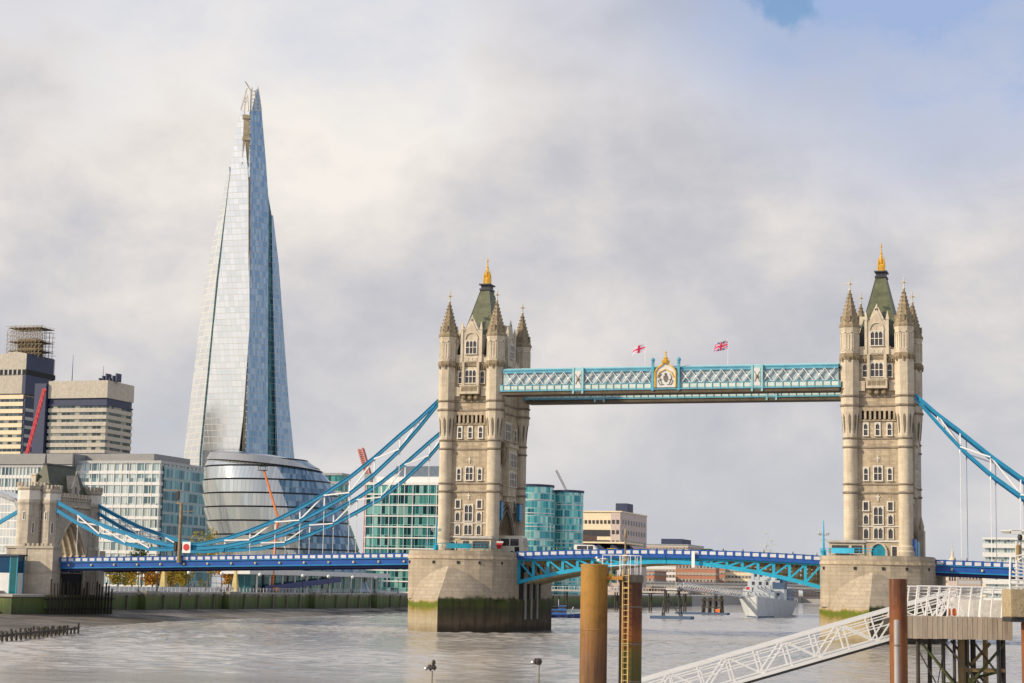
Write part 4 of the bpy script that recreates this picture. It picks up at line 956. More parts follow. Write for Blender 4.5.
# ------------------------------------------------------------------ generic banded offices (front faces the river, right side faces the camera's right)
def office(name, label, cat, corner, w, d, z0, z1, n, glass, span, ratio=.6, fins=0, finm=None, wall=None, proud=.25, roof=None, edge=0, group=None):
    root = thing(name, label, cat, (corner[0], corner[1], 0), 0, group)
    b = MB(); b.box(-w+.4, -.4, .4, d, z0, z1-.3); b.build('wall', wall or m_grey, root)
    h = (z1-z0)/n
    for k in range(n):
        a = z0+k*h
        g = MB(); g.box(-w+.1, -.1, .1, d-.1, a+h*(1-ratio), a+h-.03); g.build('window_band', glass, root)
        s = MB(); s.box(-w-proud+.05, proud-.05, -proud+.05, d, a, a+h*(1-ratio)); s.build('floor_band', span, root)
    if fins:
        f = MB(); q = int(w/fins)
        for k in range(q+1): x = -w+.2+k*(w-.4)/q; f.box(x-.11, x+.11, -.2-proud*.3, .15, z0, z1-.1)
        q = max(1, int(d/fins))
        for k in range(q+1): y = .2+k*(d-.4)/q; f.box(-.15, .2+proud*.3, y-.11, y+.11, z0, z1-.1)
        f.build('fin', finm or span, root)
    r = MB(); r.box(-w-proud-.1, proud+.1, -proud-.1, d+.1, z1-.3, z1+.7); r.build('roof', roof or span, root)
    return root
m_cream = plain('cream render', (.74, .63, .44), .8, var=.08); m_pink = plain('pinkish granite', (.52, .43, .39), .75, var=.12)
m_brut = plain('grey brown concrete', (.47, .43, .36), .85, var=.15, streak=.3); m_brutd = plain('dark slate cladding', (.024, .036, .085), .6, var=.2)
m_whitec = plain('white cladding', (.66, .66, .64), .6, var=.05)
m_leadg = plain('grey roof sheet', (.24, .24, .235), .5, var=.08)
m_lite = plain('light grey roof sheet', (.40, .40, .40), .5, var=.08)
gA = facade('white office glass', 1.5, 9, [(.42, .50, .49), (.50, .57, .54), (.09, .15, .17), (.58, .62, .57), (.34, .44, .44), (.48, .55, .53), (.15, .25, .27), (.54, .59, .55)], (.66, .66, .62), .14, .0, .35, .15)
gT = facade('teal office glass', 1.5, 3.9, [(.04, .22, .21), (.10, .36, .32), (.015, .09, .10), (.20, .46, .40), (.04, .18, .19), (.32, .55, .46), (.01, .05, .06)], (.20, .40, .37), .08, .05, .5, .12)
gG = facade('hospital glass', 3.2, 9, [(.04, .065, .08), (.08, .11, .12), (.03, .05, .06), (.34, .34, .28), (.06, .10, .11), (.28, .29, .25)], (.2, .2, .18), .1, .0, .3, .2)
gC = facade('cylinder glass', 1.4, 3.4, [(.06, .38, .42), (.14, .52, .52), (.03, .22, .27), (.30, .60, .57), (.07, .32, .38), (.42, .66, .60)], (.35, .55, .54), .07, .14, .55, .12, polar=9.5)

def hospital():
    t = office('hospital_tower', 'tall hospital tower with a dark blue upper storey and scaffolding on its roof', 'hospital', (-553.0, 630.7), 44, 32, 4, 137, 30, gG, m_cream, .42, wall=m_brut)
    c = MB(); c.prism([(-44, 122.5), (1.6, 122.5), (1.6, 137.6), (1.6, 147.5), (-6, 149), (-26, 146), (-44, 144)], lambda a, b, t: (a, t, b), -1.0, 32); c.build('upper_block', m_brut, t)
    s = MB(); s.box(1.65, 2.0, -1.2, 30.2, 122, 147.8); s.box(-.4, 2.0, -1.3, -1.05, 122, 136); s.build('dark_side_cladding', m_brutd, t)
    s = MB(); s.box(.3, 1.4, .3, 31.8, 5, 121); s.build('dark_side_wall', m_brutd, t)
    w = MB(); [w.box(1.0+k*0, 1.55, 1, 16, 9+k*5.4, 11+k*5.4) for k in range(20)]; w.build('side_balcony', m_lite, t)
    b = MB(); b.box(-44.2, 2.3, -1.5, 32.3, 134.5, 137.5); b.build('window_strip', m_dark, t)
    p = MB(); [p.box(-43+k*3.2, -42+k*3.2, -1.75, -1.5, 134.4, 137.6) for k in range(14)]; p.each('strip_pier', m_lite, t)
    f = thing('roof_scaffold', 'brown lattice of scaffolding wrapped round the hospital tower rooftop', 'scaffolding', (-560.5, 647, 147.5))
    m = MB(); n = MB()
    for lv in range(7):
        z = lv*2.9
        for y in (-8, -3, 3, 8):
            m.tube((-12-rnd.uniform(0, 1.5), y, z+1.5), (13+rnd.uniform(-1, 1.2), y, z+1.5), .16, .16, 4)
        if lv in (3, 6, 1): n.box(-11, 12.5, -8, 8, z+.2, z+.5)
        for k in range(8): m.beam((-11+k*3.1, -8, z-1), (-8+k*3.1, -8, z+1.8), .2, .2, (0, 1, 0))
    for k in range(10):
        for y in (-8, -2, 4, 8):
            m.tube((-11.5+k*2.55, y, -2), (-11.5+k*2.55, y, 15+rnd.uniform(0, 5)), .17, .17, 4)
    m.build('poles', m_cap, f); n.build('boards', m_soffit, f)
    c = MB(); c.box(-6, 6, -4, 6, -1, 11.5); c.build('plant_room', m_cap, f)
    g = office('hospital_wing', 'brown banded hospital slab with a blank concrete top, beside the taller hospital tower', 'hospital', (-472.0, 592.0), 41, 33, 4, 119, 26, gG, m_brut, .42, wall=m_brutd, proud=.5, roof=m_brutd)
    g.scale = (.93, .93, .93)
    b = MB(); b.box(-41.8, .8, -1, 33, 123.5, 134.6); b.build('blank_top', m_brut, g)
    b = MB(); b.box(-41, .1, .1, 32, 119, 123.5); b.build('recessed_storey', m_brutd, g)
    b = MB(); b.box(-41.7, .75, -.8, 33, 84.5, 88.5); b.build('dark_band', m_brutd, g)
    b = MB(); b.box(-50.5, -42.2, -3, 20, 4, 133); b.build('stair_tower', m_brutd, g)
    b = MB(); [b.box(-10+k*2.4, -9+k*2.4, 6, 12, 134.5, 137+1.4*(k % 3)) for k in range(6)]; b.each('roof_tank', m_brutd, g); b = MB(); b.tube((-28, 4, 134.5), (-28, 4, 152), .3, .1, 5); b.tube((-8, 8, 134.5), (-8, 8, 145), .2, .1, 5); b.each('aerial', m_brutd, g)
hospital()

a = office('riverside_office', 'long pale glass office with banded windows between the gatehouse roof and the round glass hall', 'office', (-236.3, 223.0), 58, 43, 6, 50.6, 11, gA, m_whitec, .72, 3.0, m_whitec, roof=m_lite)
b = MB(); b.box(-50, -6, 6, 34, 51.3, 54.2); b.build('roof_plant', m_leadg, a)
sd = MB(); sd.box(.26, .5, 2, 42.6, 7, 49.6); sd.build('side_glazing', facade('bluish side glass', 1.5, 4.05, [(.05, .17, .22), (.10, .27, .31), (.03, .10, .14), (.25, .38, .40), (.02, .07, .10)], (.34, .42, .43), .07, .24, .55, .12), a)
a = office('grey_roofed_office', 'pale glass office with a deep grey roof behind the gatehouse', 'office', (-270.5, 220.0), 54, 30, 6, 49, 10, gA, m_whitec, .72, 1.5, m_whitec, roof=m_lite)
b = MB(); b.box(-54, .8, -.8, 30, 49.8, 53.6); b.build('deep_roof', m_leadg, a)
def sloping():
    root = thing('sloping_glass_hall', 'white ribbed sloping glass building just behind the gatehouse', 'building', (-245, 150, 6))
    m = MB(); m.prism([(-40, 0), (6.5, 0), (5.5, 7), (2.5, 17), (-3, 27.5), (-14, 31), (-40, 32)], lambda a, b, t: (a, t, b), 0, 14); m.build('glass_skin', facade('white ribbed glass', 1.2, 2.6, [(.52, .54, .53), (.58, .59, .57), (.46, .49, .49)], (.72, .72, .70), .12, .14, .2, .25), root)
    e = MB(); e.strip([(6.5, -.3, 0), (5.5, -.3, 7), (2.5, -.3, 17), (-3, -.3, 27.5), (-14, -.3, 31), (-40, -.3, 32)], 1, 1.2, (0, 1, 0)); e.build('edge_rib', m_grey, root)
sloping()

# ------------------------------------------------------------------ round glass hall
def round_hall():
    root = thing('round_glass_hall', 'leaning round glass building of stacked tilted bands beside the river', 'city hall', (-176, 203, 6))
    root.rotation_euler = (0, 0, .427)
    s = .3325
    prof = [(588, 247, 374), (574, 233, 370), (560.5, 224, 366), (547, 218, 361.5), (533.5, 213, 357), (520, 209, 352), (506.5, 206.8, 347), (493, 205.6, 341), (479.5, 205.5, 333.5), (466, 206.5, 322), (458, 210, 311)]
    def ring(py, l, r):
        ax = 290.2+(591.9-py)*.0346; return (l-ax)*s, (r-ax)*s, (590-py)*s-.5
    gl = facade('hall glass', 1.3, 4.49, [(.55, .58, .57), (.51, .55, .55), (.59, .61, .59), (.47, .52, .53), (.56, .59, .58), (.62, .63, .60)], (.27, .29, .30), .13, .05, .75, .14, polar=24)
    gl2 = facade('hall clear glass', 1.3, 2.245, [(.14, .24, .34), (.10, .19, .28), (.20, .31, .40), (.08, .15, .22), (.26, .36, .43)], (.17, .22, .26), .12, .08, .7, .10, polar=24)
    def rg(l, r, z, k, n=72, tilt=0.0):
        cx, rx = (l+r)/2, (r-l)/2; return [(cx+rx*math.cos(2*PI*i/n), rx*.96*math.sin(2*PI*i/n), z+tilt*rx*math.cos(2*PI*i/n)) for i in range(n)]
    n = 72
    for (A, B) in zip(prof, prof[1:]):
        l0, r0, z0 = ring(*A); l1, r1, z1 = ring(*B); m = MB()
        lo_, hi_ = rg(l0-.0, r0, z0+.25, 0), rg(l1-.5 if l1 < l0 else l1-.3, r1+.15, z1-.3, 0)
        m.add(lo_+hi_, [(i, (i+1) % n, n+(i+1) % n, n+i) for i in range(n)])
        thr = -3.5+.26*(34-z0)
        m.i = [1 if lo_[i][0] > thr else 0 for i in range(n)]; m.build('glass_band', [gl, gl2], root, smooth=40)
        f = MB(); o0, o1 = rg(l1+.9, r1-.3, z1-.32, 0), rg(l1+.9, r1-.3, z1+.27, 0); f.add(o0+o1, [(i, (i+1) % n, n+(i+1) % n, n+i) for i in range(n)]+[tuple(range(n))[::-1], tuple(range(n, 2*n))]); f.build('floor_edge', m_lead, root)
    # teal lantern storey under the roof and the leaning roof disc
    l0, r0, z0 = ring(468, 208, 322); l1, r1, z1 = ring(460, 214, 310)
    k = MB(); lo_, hi_ = rg(l0+.8, r0-.6, z0+.2, 0), rg(l1, r1, z1+.6, 0, tilt=-.05); k.add(lo_+hi_, [(i, (i+1) % n, n+(i+1) % n, n+i) for i in range(n)]); k.build('lantern_glazing', facade('hall teal glass', 1.4, 9, [(.05, .25, .25), (.10, .34, .32), (.03, .15, .17)], (.25, .4, .38), .1, 0, .4, .12, polar=20), root)
    lip = MB(); ls = [rg(l0-.2, r0+1.2, z0+1.5, 0, tilt=-.08), rg(l1-.8, r1+1.0, z1+1.3, 0, tilt=-.10)]
    lip.add(ls[0]+ls[1], [(i, (i+1) % n, n+(i+1) % n, n+i) for i in range(n)]); lip.build('roof_lip', facade('roof lip panel', 1.6, 9, [(.36, .37, .36), (.32, .33, .33), (.4, .4, .38)], (.2, .2, .2), .06, 0, .6, .2, polar=22), root)
    rf = MB(); rings = []
    for q, dz in ((1.0, 1.32), (.86, 1.9), (.62, 2.4), (.34, 2.8), (.04, 2.95)):
        c0, r_ = (l1+r1)/2, (r1-l1)/2+.9; rings += [(c0+r_*q*math.cos(2*PI*i/n), r_*q*.96*math.sin(2*PI*i/n), z1+dz-.10*r_*q*math.cos(2*PI*i/n)) for i in range(n)]
    fs = [(j*n+i, j*n+(i+1) % n, (j+1)*n+(i+1) % n, (j+1)*n+i) for j in range(4) for i in range(n)]+[tuple(range(4*n, 5*n))]
    rf.add(rings, fs); rf.build('roof_disc', plain('dark roof glass', (.05, .08, .15), .12, .6, var=.1), root, smooth=40)
round_hall()
def pavilion():
    root = thing('riverside_pavilion', 'low flat roofed glass pavilion at the foot of the round glass hall', 'pavilion', (-146.8, 118, 5.9))
    g = MB(); g.box(-9, -3, 0, 100, 0, 5.2); g.build('glazing', facade('pavilion glass', 2.4, 5.5, [(.01, .09, .11), (.02, .14, .16), (.006, .04, .06), (.05, .2, .2)], (.2, .3, .3), .05, .04, .4, .12), root)
    r = MB(); r.box(-10, -1.2, -4, 106, 5.3, 6.7); r.build('roof', m_whitec, root)
    c = MB()
    for k in range(12): c.tube((-1.8, 2+k*8.8, 0), (-1.8, 2+k*8.8, 5.3), .28, .28, 8)
    c.each('column', m_whitec, root)
    p = MB(); p.beam((-1.0, 6, 1.2), (-1.0, 62, 4.4), .3, 1.6, (0, 0, 1)); p.build('ramp', m_navy, root)
pavilion()

# ------------------------------------------------------------------ offices right of the round hall
a = office('teal_glass_office', 'teal glass office with a white frame, between the round hall and a bridge tower', 'office', (-143.2, 282), 38, 28, 6, 46.4, 10, gT, m_whitec, .88, 9.0, m_whitec)
b = MB(); b.box(-35, -2, 3, 26, 46.4, 49.4); b.build('penthouse', m_whitec, a)
b = MB(); b.box(-28, -3, 5, 24, 49.4, 53.5); b.build('roof_plant', plain('slate blue plant screen', (.12, .16, .21), .5), a)
office('hall_backdrop_office', 'small dark glazed rooftop block peeking out behind the round hall', 'office', (-217.8, 345), 10, 8, 6, 54, 12, gT, m_grey, .7)
def cylinder_block(name_label, x, y, r, z1, sx=1.0):
    root = thing('round_glass_block', name_label, 'office', (x, y, 0))
    g = MB(); g.lathe(0, 0, [(r, 6), (r, z1)], 40, 0, sx=sx); g.build('curtain_wall', gC, root, smooth=40)
    n = 8
    for k in range(1, n):
        z = 6+(z1-6)*k/n; f = MB(); f.lathe(0, 0, [(r+.18, z-.22), (r+.18, z+.22)], 40, 0, sx=sx); f.build('floor_band', m_offw, root, smooth=40)
    c = MB(); c.lathe(0, 0, [(r+.35, z1-.2), (r+.35, z1+.9), (r-1, z1+1)], 40, 0, sx=sx); c.build('roof', m_brutd, root, smooth=30)
    return root
cylinder_block('taller rounded teal glass block touching the bridge tower', -163.5, 440, 9.8, 54.3)
cylinder_block('lower rounded teal glass block standing apart from the bridge tower', -150.8, 455, 7.2, 52.6)
def cream_block():
    root = thing('cream_office', 'cream and pink office block with small square windows and a dark rooftop box', 'office', (-165.7, 615.2, 0))
    b = MB(); b.box(-26, 0, 0, 60, 7, 50.5); b.build('wall', m_cream, root)
    b = MB(); b.box(.0, .35, .2, 60.2, 7, 50.6); b.box(-5.5, -.2, -.35, -.0, 7, 50.6); b.build('pink_side', m_pink, root)
    for k in range(5):
        z = 44.3-k*5.6
        if k in (1, 2):
            w = MB(); w.box(-25.6, -6, -.3, .1, z-1.2, z+2.2); w.build('window', m_pane, root)
        else:
            for j in range(9): w = MB(); w.box(-24.8+j*2.2, -23.6+j*2.2, -.28, .1, z, z+1.9); w.build('window', m_pane, root)
        for j in range(9): w = MB(); w.box(.3, .62, 3+j*6.3, 6.2+j*6.3, z, z+2.3); w.build('window', m_pane, root)
        for j in range(2): w = MB(); w.box(-4.8+j*2.4, -3.4+j*2.4, -.6, -.3, z, z+2.1); w.build('window', m_pane, root)
    r = MB(); r.box(-26.3, .7, -.7, 60.5, 50.6, 51.3); r.build('roof', m_cream, root)
    p = MB(); p.box(-6, 2-1.5, 12, 26, 51.3, 56); p.build('roof_plant', m_brutd, root)
cream_block()
def hay():
    root = thing('low_wharf_building', 'low brown wharf building with slanting dark glass roofs below the cream office', 'building', (-150, 513, 0))
    b = MB(); b.box(-26, 10, 0, 40, 6, 26); b.build('wall', m_pink, root)
    t = MB(); t.box(-24, -12, 3, 38, 26, 35.5); t.build('tower_block', plain('brown brick', (.24, .15, .11), .85, var=.2), root)
    c = MB(); c.box(-11, 10.4, -.4, 40, 26, 27.4); c.box(-11, 12, -.6, 40, 31, 31.8); c.build('cornice', m_cream, root)
    for k in range(3): g = MB(); x = -10+k*7; g.prism([(x, 27.4), (x+6.4, 27.4), (x+1.2, 31)], lambda a, b, t: (a, t, b), .5, 38); g.build('slanting_roof', m_brutd, root)
    for k in range(9): w = MB(); w.box(-24+k*3.7, -21.6+k*3.7, -.2, .2, 12, 22); w.build('window', gT, root)
hay()
# far buildings that close the view
m_brick = plain('orange brick', (.42, .19, .12), .85, var=.18)
gF = facade('far windows', 2.6, 3.4, [(.10, .11, .12), (.16, .17, .18), (.06, .07, .08)], (.4, .33, .27), .45, .5, .1, .4)
def far(label, c, w, d, z1, mt, n=5, roofm=None, dome=False, top=None, z0=4):
    root = thing('distant_building', label, 'building', (c[0], c[1], 0))
    b = MB(); b.box(-w, 0, 0, d, z0, z1); b.build('wall', mt, root)
    h = (z1-z0)/n
    for k in range(n): g = MB(); g.box(-w+.8, .25, -.25, d-1, z0+k*h+h*.35, z0+k*h+h*.8); g.build('window_band', gF, root)
    r = MB(); r.box(-w-.5, .5, -.5, d+.5, z1, z1+.8); r.build('roof', roofm or m_grey, root)
    if top:
        t = MB(); t.box(*top[:4], z1+.8, z1+top[4]); t.build('roof_plant', m_brutd, root)
    return root
far('orange brick riverside block seen under the lifting span', (-186, 985), 30, 14, 28, m_brick, 5)
far('pale cream block beside the orange brick one, under the lifting span', (-160, 1000), 22, 18, 26, m_cream, 5)
far('grey white office far behind the lifting span, with a dark stepped roof', (-215, 1023), 34, 60, 43, m_whitec, 9, top=(-22, -6, 5, 40, 5))
far('long pale building with a low roofline beyond the cream office', (-262, 1060), 80, 60, 40, m_cream, 8)
far('tan block far behind the centre of the lifting span', (-175, 1080), 22, 40, 37, m_pink, 7)
far('dull brick warehouse low on the south bank beside the road bridge', (-222, 940), 40, 40, 22, m_brick, 4)
far('wide grey building low behind the moored warship', (-70, 1330), 90, 60, 24, m_conc, 5)
far('pale stone building behind the far end of the road bridge', (10, 1330), 70, 60, 28, m_cream, 5)
far('low red brick block under the blue deck beside the pier', (40, 690), 12, 40, 22, m_pink, 4)
far('low white office under the blue deck above the jetty railing', (74, 700), 32, 60, 20, m_whitec, 4)
w = office('white_banded_office', 'white office with stepped horizontal bands behind the camera post', 'office', (62, 578.6), 33, 60, 6, 37, 7, gA, m_whitec, .5, proud=1.2)
b = MB(); b.box(-17, 1, 4, 40, 37.7, 41); b.box(-26, 2, 2, 42, 41, 41.6); b.build('stepped_top', m_whitec, w)
def spire_tower():
    root = thing('church_tower', 'small pale domed church tower with a thin spire above the blue deck', 'church', (-7.5, 872, 5)); root.scale = (.62, .62, .74)
    b = MB(); b.box(-5, 5, -5, 5, 0, 30); b.build('tower_wall', m_pink, root)
    d = MB(); d.lathe(0, 0, [(5.2, 30), (5, 33), (3.6, 37), (1.4, 39.5), (1.2, 43), (.4, 45), (.2, 52)], 12); d.build('dome', m_trim, root)
    w = MB(); [w.box(-3.5+k*2.6, -2+k*2.6, -5.2, -4.9, 18, 26) for k in range(3)]; w.build('window', m_pane, root)
spire_tower()

# ------------------------------------------------------------------ the road bridge upstream
def road_bridge():
    root = thing('road_bridge', 'low pale concrete road bridge crossing the river far upstream', 'bridge', (0, 0, 0))
    A = Vector((-190, 925, 0)); B = Vector((40, 1010, 0)); d = (B-A).normalized(); nrm = Vector((-d.y, d.x, 0)); L = (B-A).length
    f = lambda s, t, z: tuple(A+d*s+nrm*t+Vector((0, 0, z)))
    k = MB(); k.box(-90, L+60, 0, 24, 11.3, 13.6).map(f); k.build('deck', m_conc, root)
    p = MB(); p.box(-90, L+60, -.5, .2, 13.6, 14.7).map(f); p.build('parapet', m_grey, root)
    for s in (22, 100, 178):
        q = MB(); q.box(s-4, s+4, 1, 22, -2, 11.3).map(f); q.build('pier', m_conc, root)
    sh = MB()
    for s0, s1 in ((-60, 18), (26, 96), (104, 174), (182, L+50)):
        pts = [(s0+(s1-s0)*i/14, 11.3-2.6*abs(2*i/14-1)**2.2) for i in range(15)]
        sh.prism([(s0, 11.32)]+[(a, b) for a, b in pts]+[(s1, 11.32)], lambda a, b, t: f(a, t, b), .6, 23)
    sh.build('arch_haunch', m_conc, root)
road_bridge()
def billboard():
    root = thing('red_hoarding', 'long crimson hoarding above the parapet of the distant road bridge', 'hoarding', (-67, 938, 13.5))
    b = MB(); b.box(-8, 8, -.3, .3, 1, 5); b.build('panel', plain('crimson hoarding', (.5, .02, .08), .6), root)
    p = MB(); [p.tube((x, .4, 0), (x, .4, 4.5), .15) for x in (-7, 0, 7)]; p.build('post', m_grey, root)
billboard()

for k, (px_, y_, w_, z_, mt_, lb) in enumerate(((-262, 1105, 26, 33, m_pink, 'pinkish block far beyond the road bridge, behind its end by the trees'), (-232, 1120, 18, 29, m_whitec, 'small white block far beyond the road bridge beside a pinkish one'),
        (-205, 1150, 24, 38, m_brick, 'tall red brick block far beyond the road bridge'), (-150, 1130, 20, 31, m_lite, 'light grey block far beyond the middle of the road bridge'), (-122, 1160, 26, 35, m_pink, 'wide pinkish block far beyond the warship'),
        (-96, 1120, 16, 24, m_whitec, 'low white block far beyond the warship masts'), (-40, 1200, 30, 22, m_brick, 'low brick block far beyond the warship stern'), (-8, 1190, 22, 30, m_lite, 'light grey block beyond the road bridge, close to the river pier'))):
    far(lb, (px_, y_), w_, 20, z_, mt_, 4+k % 3, top=(-w_*.7, -w_*.3, 3, 12, 2+k % 3) if k % 2 else None)
# ------------------------------------------------------------------ cranes and lifts in the city
def lattice(m, p, q, w, n, r=.12):
    p = Vector(p); q = Vector(q); d = (q-p).normalized(); a = d.cross(Vector((0, 1, 0))).normalized()*w/2; b = d.cross(a).normalized()*w/2
    cs = [a+b, a-b, -a-b, -a+b]
    for c in cs: m.tube(p+c, q+c, r, r, 4)
    for k in range(n):
        u = p+(q-p)*k/n; v = p+(q-p)*(k+1)/n
        for i in range(4): m.beam(u+cs[i], v+cs[(i+1) % 4], r*1.4, r*1.4, (.3, .8, .2))
def tower_crane(label, x, y, z0, p, q, mt, r=.3, w=2.4):
    root = thing('tower_crane', label, 'crane', (x, y, z0))
    m = MB(); lattice(m, (0, 0, 0), (0, 0, p), w, 10, r*.8); m.build('mast', mt, root)
    j = MB(); lattice(j, (0, 0, p), q, w*.85, 14, r); j.beam((0, 0, p), (-q[0]*.22, 0, p+1.5), 1.6, 1.2); j.build('jib', mt, root)
    c = MB(); c.box(-1.5, 1.5, -1.8, 1.2, p-1.5, p+1.5); c.build('cab', m_grey, root)
m_crane = plain('crane red paint', (.62, .05, .07), .5); m_craneP = plain('faded crane red', (.55, .24, .22), .6)
tower_crane('bright red luffing crane rising in front of the dark hospital tower', -418, 422, 5, 58, (9.5, 0, 96), m_crane, .2, 1.25)
tower_crane('faded red luffing crane behind the blue chains beside the round hall', -219.5, 380, 5, 50, (-4.3, 0, 62.5), m_craneP, .3)
tower_crane('thin grey crane tip above the rounded teal block', -155, 470, 20, 33, (-6, 0, 44), m_grey, .12, .9)
def boom_lift():
    root = thing('boom_lift', 'orange boom lift raised against the round glass hall', 'boom lift', (-148.3, 130, 5.9))
    b = MB(); b.box(-1.6, 1.6, -1.1, 1.1, .5, 1.7); b.build('chassis', m_orange, root)
    for x in (-1.1, 1.1):
        for y in (-1, 1): w = MB(); w.tube((x, y-.2, .5), (x, y+.2, .5), .5, .5, 12); w.build('wheel', m_black, root)
    a = MB(); a.beam((0, 0, 1.6), (.5, 0, 17.5), .55, .7, (0, 1, 0)); a.beam((.5, 0, 17.5), (1.3, 0, 22.5), .5, .8, (0, 1, 0)); a.beam((1.2, 0, 21.5), (-4.0, 0, 35.6), .45, .65, (0, 1, 0)); a.build('boom', m_orange, root)
    c = MB(); c.box(-5.6, -3.2, -.7, .7, 35.6, 35.8)
    for x in (-5.5, -3.3):
        for y in (-.65, .65): c.tube((x, y, 35.8), (x, y, 36.9), .07)
    c.box(-5.6, -3.2, -.72, -.66, 36.8, 36.95); c.box(-5.6, -3.2, .66, .72, 36.8, 36.95); c.build('basket', m_black, root)
boom_lift()

# ------------------------------------------------------------------ trees
def leaf_mat(name, c1, c2):
    t = NT(name); n = t.noise(.9, 3); m = t.done(t.ramp(n, [(.3, c1), (.7, c2)]), .7); return m
L_Y = leaf_mat('yellow autumn leaves', (.36, .24, .012), (.58, .40, .03)); L_G = leaf_mat('green leaves', (.035, .07, .012), (.10, .13, .02)); L_O = leaf_mat('olive autumn leaves', (.22, .19, .02), (.40, .31, .04))
L_R = leaf_mat('russet leaves', (.38, .17, .02), (.52, .28, .03))
def tree(x, y, h, r, lm, label, seed, z=5.9):
    q = random.Random(seed); root = thing('tree', label, 'tree', (x, y, z), 0, 'trees along the south bank')
    t = MB(); t.tube((0, 0, -.2), (.1, 0, h*.45), .28, .17, 8)
    tips = []
    for k in range(7):
        a = k*2.4+q.random(); e = (r*.55*math.cos(a), r*.55*math.sin(a), h*(.55+.35*q.random())); t.tube((.05, 0, h*(.3+.02*k)), e, .11, .04, 5); tips.append(e)
    t.build('trunk', m_soffit, root)
    c = MB(); cl = [(q.gauss(0, r*.42), q.gauss(0, r*.42), h*.62+q.uniform(-.28, .3)*h, r*q.uniform(.22, .42)) for _ in range(26)]
    for cx, cy, cz, cr in cl:
        for _ in range(60):
            d = Vector((q.gauss(0, 1), q.gauss(0, 1), q.gauss(0, 1))).normalized()*cr*q.uniform(.5, 1.05); p = Vector((cx, cy, cz))+d
            a = Vector((q.uniform(-1, 1), q.uniform(-1, 1), q.uniform(-1, 1))).normalized()*.26; b = a.orthogonal().normalized()*.2
            c.add([p-a, p-b*.9, p+a, p+b], [(0, 1, 2, 3)])
    me = bpy.data.meshes.new('crown'); me.from_pydata(c.v, [], c.f); me.materials.append(lm); o = bpy.data.objects.new('crown', me); COL.objects.link(o); o.parent = root
tree(-157, 44, 7.5, 3.2, L_Y, 'golden yellow tree beneath the deck, first one from the gatehouse', 1)
tree(-156, 54, 7.2, 3.0, L_O, 'olive yellow tree beneath the deck, second one from the gatehouse', 2)
tree(-157, 63, 7.4, 3.2, L_Y, 'golden yellow tree beneath the deck, third one from the gatehouse', 3)
tree(-156, 72, 6.6, 2.6, L_R, 'russet tree beneath the deck beside the pylon by the floodlight mast', 4)
tree(-157, 84, 7.2, 3.0, L_Y, 'bright yellow tree beneath the deck just past the floodlight mast', 5)
tree(-158, 93, 7.0, 3.0, L_O, 'broad yellow tree in the middle of the promenade, beneath the deck', 6)
tree(-157, 119, 7.2, 3.0, L_R, 'orange yellow tree beneath the deck, beside the pylon at the round hall', 7)
tree(-168, 128, 18.5, 6.0, L_O, 'tall rounded yellow green tree showing above the deck beyond the red disc sign', 8)
tree(-180, 110, 15.0, 3.2, L_G, 'small green tree showing above the deck behind the floodlight mast', 9)
tree(-146, 505, 14, 5.0, L_G, 'green tree on the far bank beside the rusty ladder pile', 10)
tree(-175, 42, 12.5, 4, L_G, 'green tree showing through the gap beside the gatehouse arch', 11)

# ------------------------------------------------------------------ promenade furniture
def lamp_post(y, label):
    root = thing('lamp_post', label, 'street lamp', (-143.9, y, 6.15), 0, 'globe lamps along the south embankment')
    p = MB(); p.lathe(0, 0, [(.2, 0), (.2, .5), (.11, .7), (.08, 4.3), (.16, 4.4)], 8); p.build('post', m_black, root)
    g = MB(); g.lathe(0, 0, [(.12, 4.4), (.42, 4.65), (.5, 4.95), (.42, 5.25), (.1, 5.45)], 10); g.build('globe', m_white, root, smooth=True)
    b = MB(); b.box(-.5, .5, -.5, .5, -.9, .02); b.build('plinth', m_conc, root)
wheres = ['first from the gatehouse', 'second from the gatehouse', 'beside the first pylon', 'at the middle buttress', 'beside the second pylon', 'before the pavilion ramp', 'past the pavilion ramp', 'before the pavilion columns', 'second from the river pier', 'beside the river pier']
for y, w in zip((42.5, 52, 69, 88, 112, 141.7, 161, 180.5, 200, 221), wheres): lamp_post(y, 'black embankment lamp post with a white globe, ' + w)
def pylon(y, label):
    root = thing('pylon', label, 'pylon', (-149, y, 5.9))
    m = MB(); m.hexa([(-.9, -.9, 0), (.9, -.9, 0), (.9, .9, 0), (-.9, .9, 0)], [(-.3, -.3, 6.2), (.3, -.3, 6.2), (.3, .3, 6.2), (-.3, .3, 6.2)]); m.build('shaft', plain('buff pylon', (.55, .44, .18), .7), root)
    b = MB(); b.box(-1.2, 1.2, -1.2, 1.2, 0, .5); b.build('base', m_conc, root)
pylon(65, 'buff tapering pylon under the deck near the floodlight mast'); pylon(107, 'buff tapering pylon under the deck in front of the round hall')
def railing():
    root = thing('promenade_railing', 'pale metal railing running along the top of the south embankment wall', 'railing', (-144.5, 0, 6.15))
    p = MB(); [p.box(-.05, .05, 17+k*2.2-.05, 17+k*2.2+.05, 0, 1.15) for k in range(96)]; p.each('post', m_offw, root)
    r = MB(); [r.box(-.04, .04, 17, 230, z, z+.07) for z in (.35, .75, 1.12)]; r.build('rail', m_offw, root)
    b = MB(); b.box(-3.6, -3.4, 17, 96, 0, 1.1); b.build('hoarding', m_offw, root)
railing()
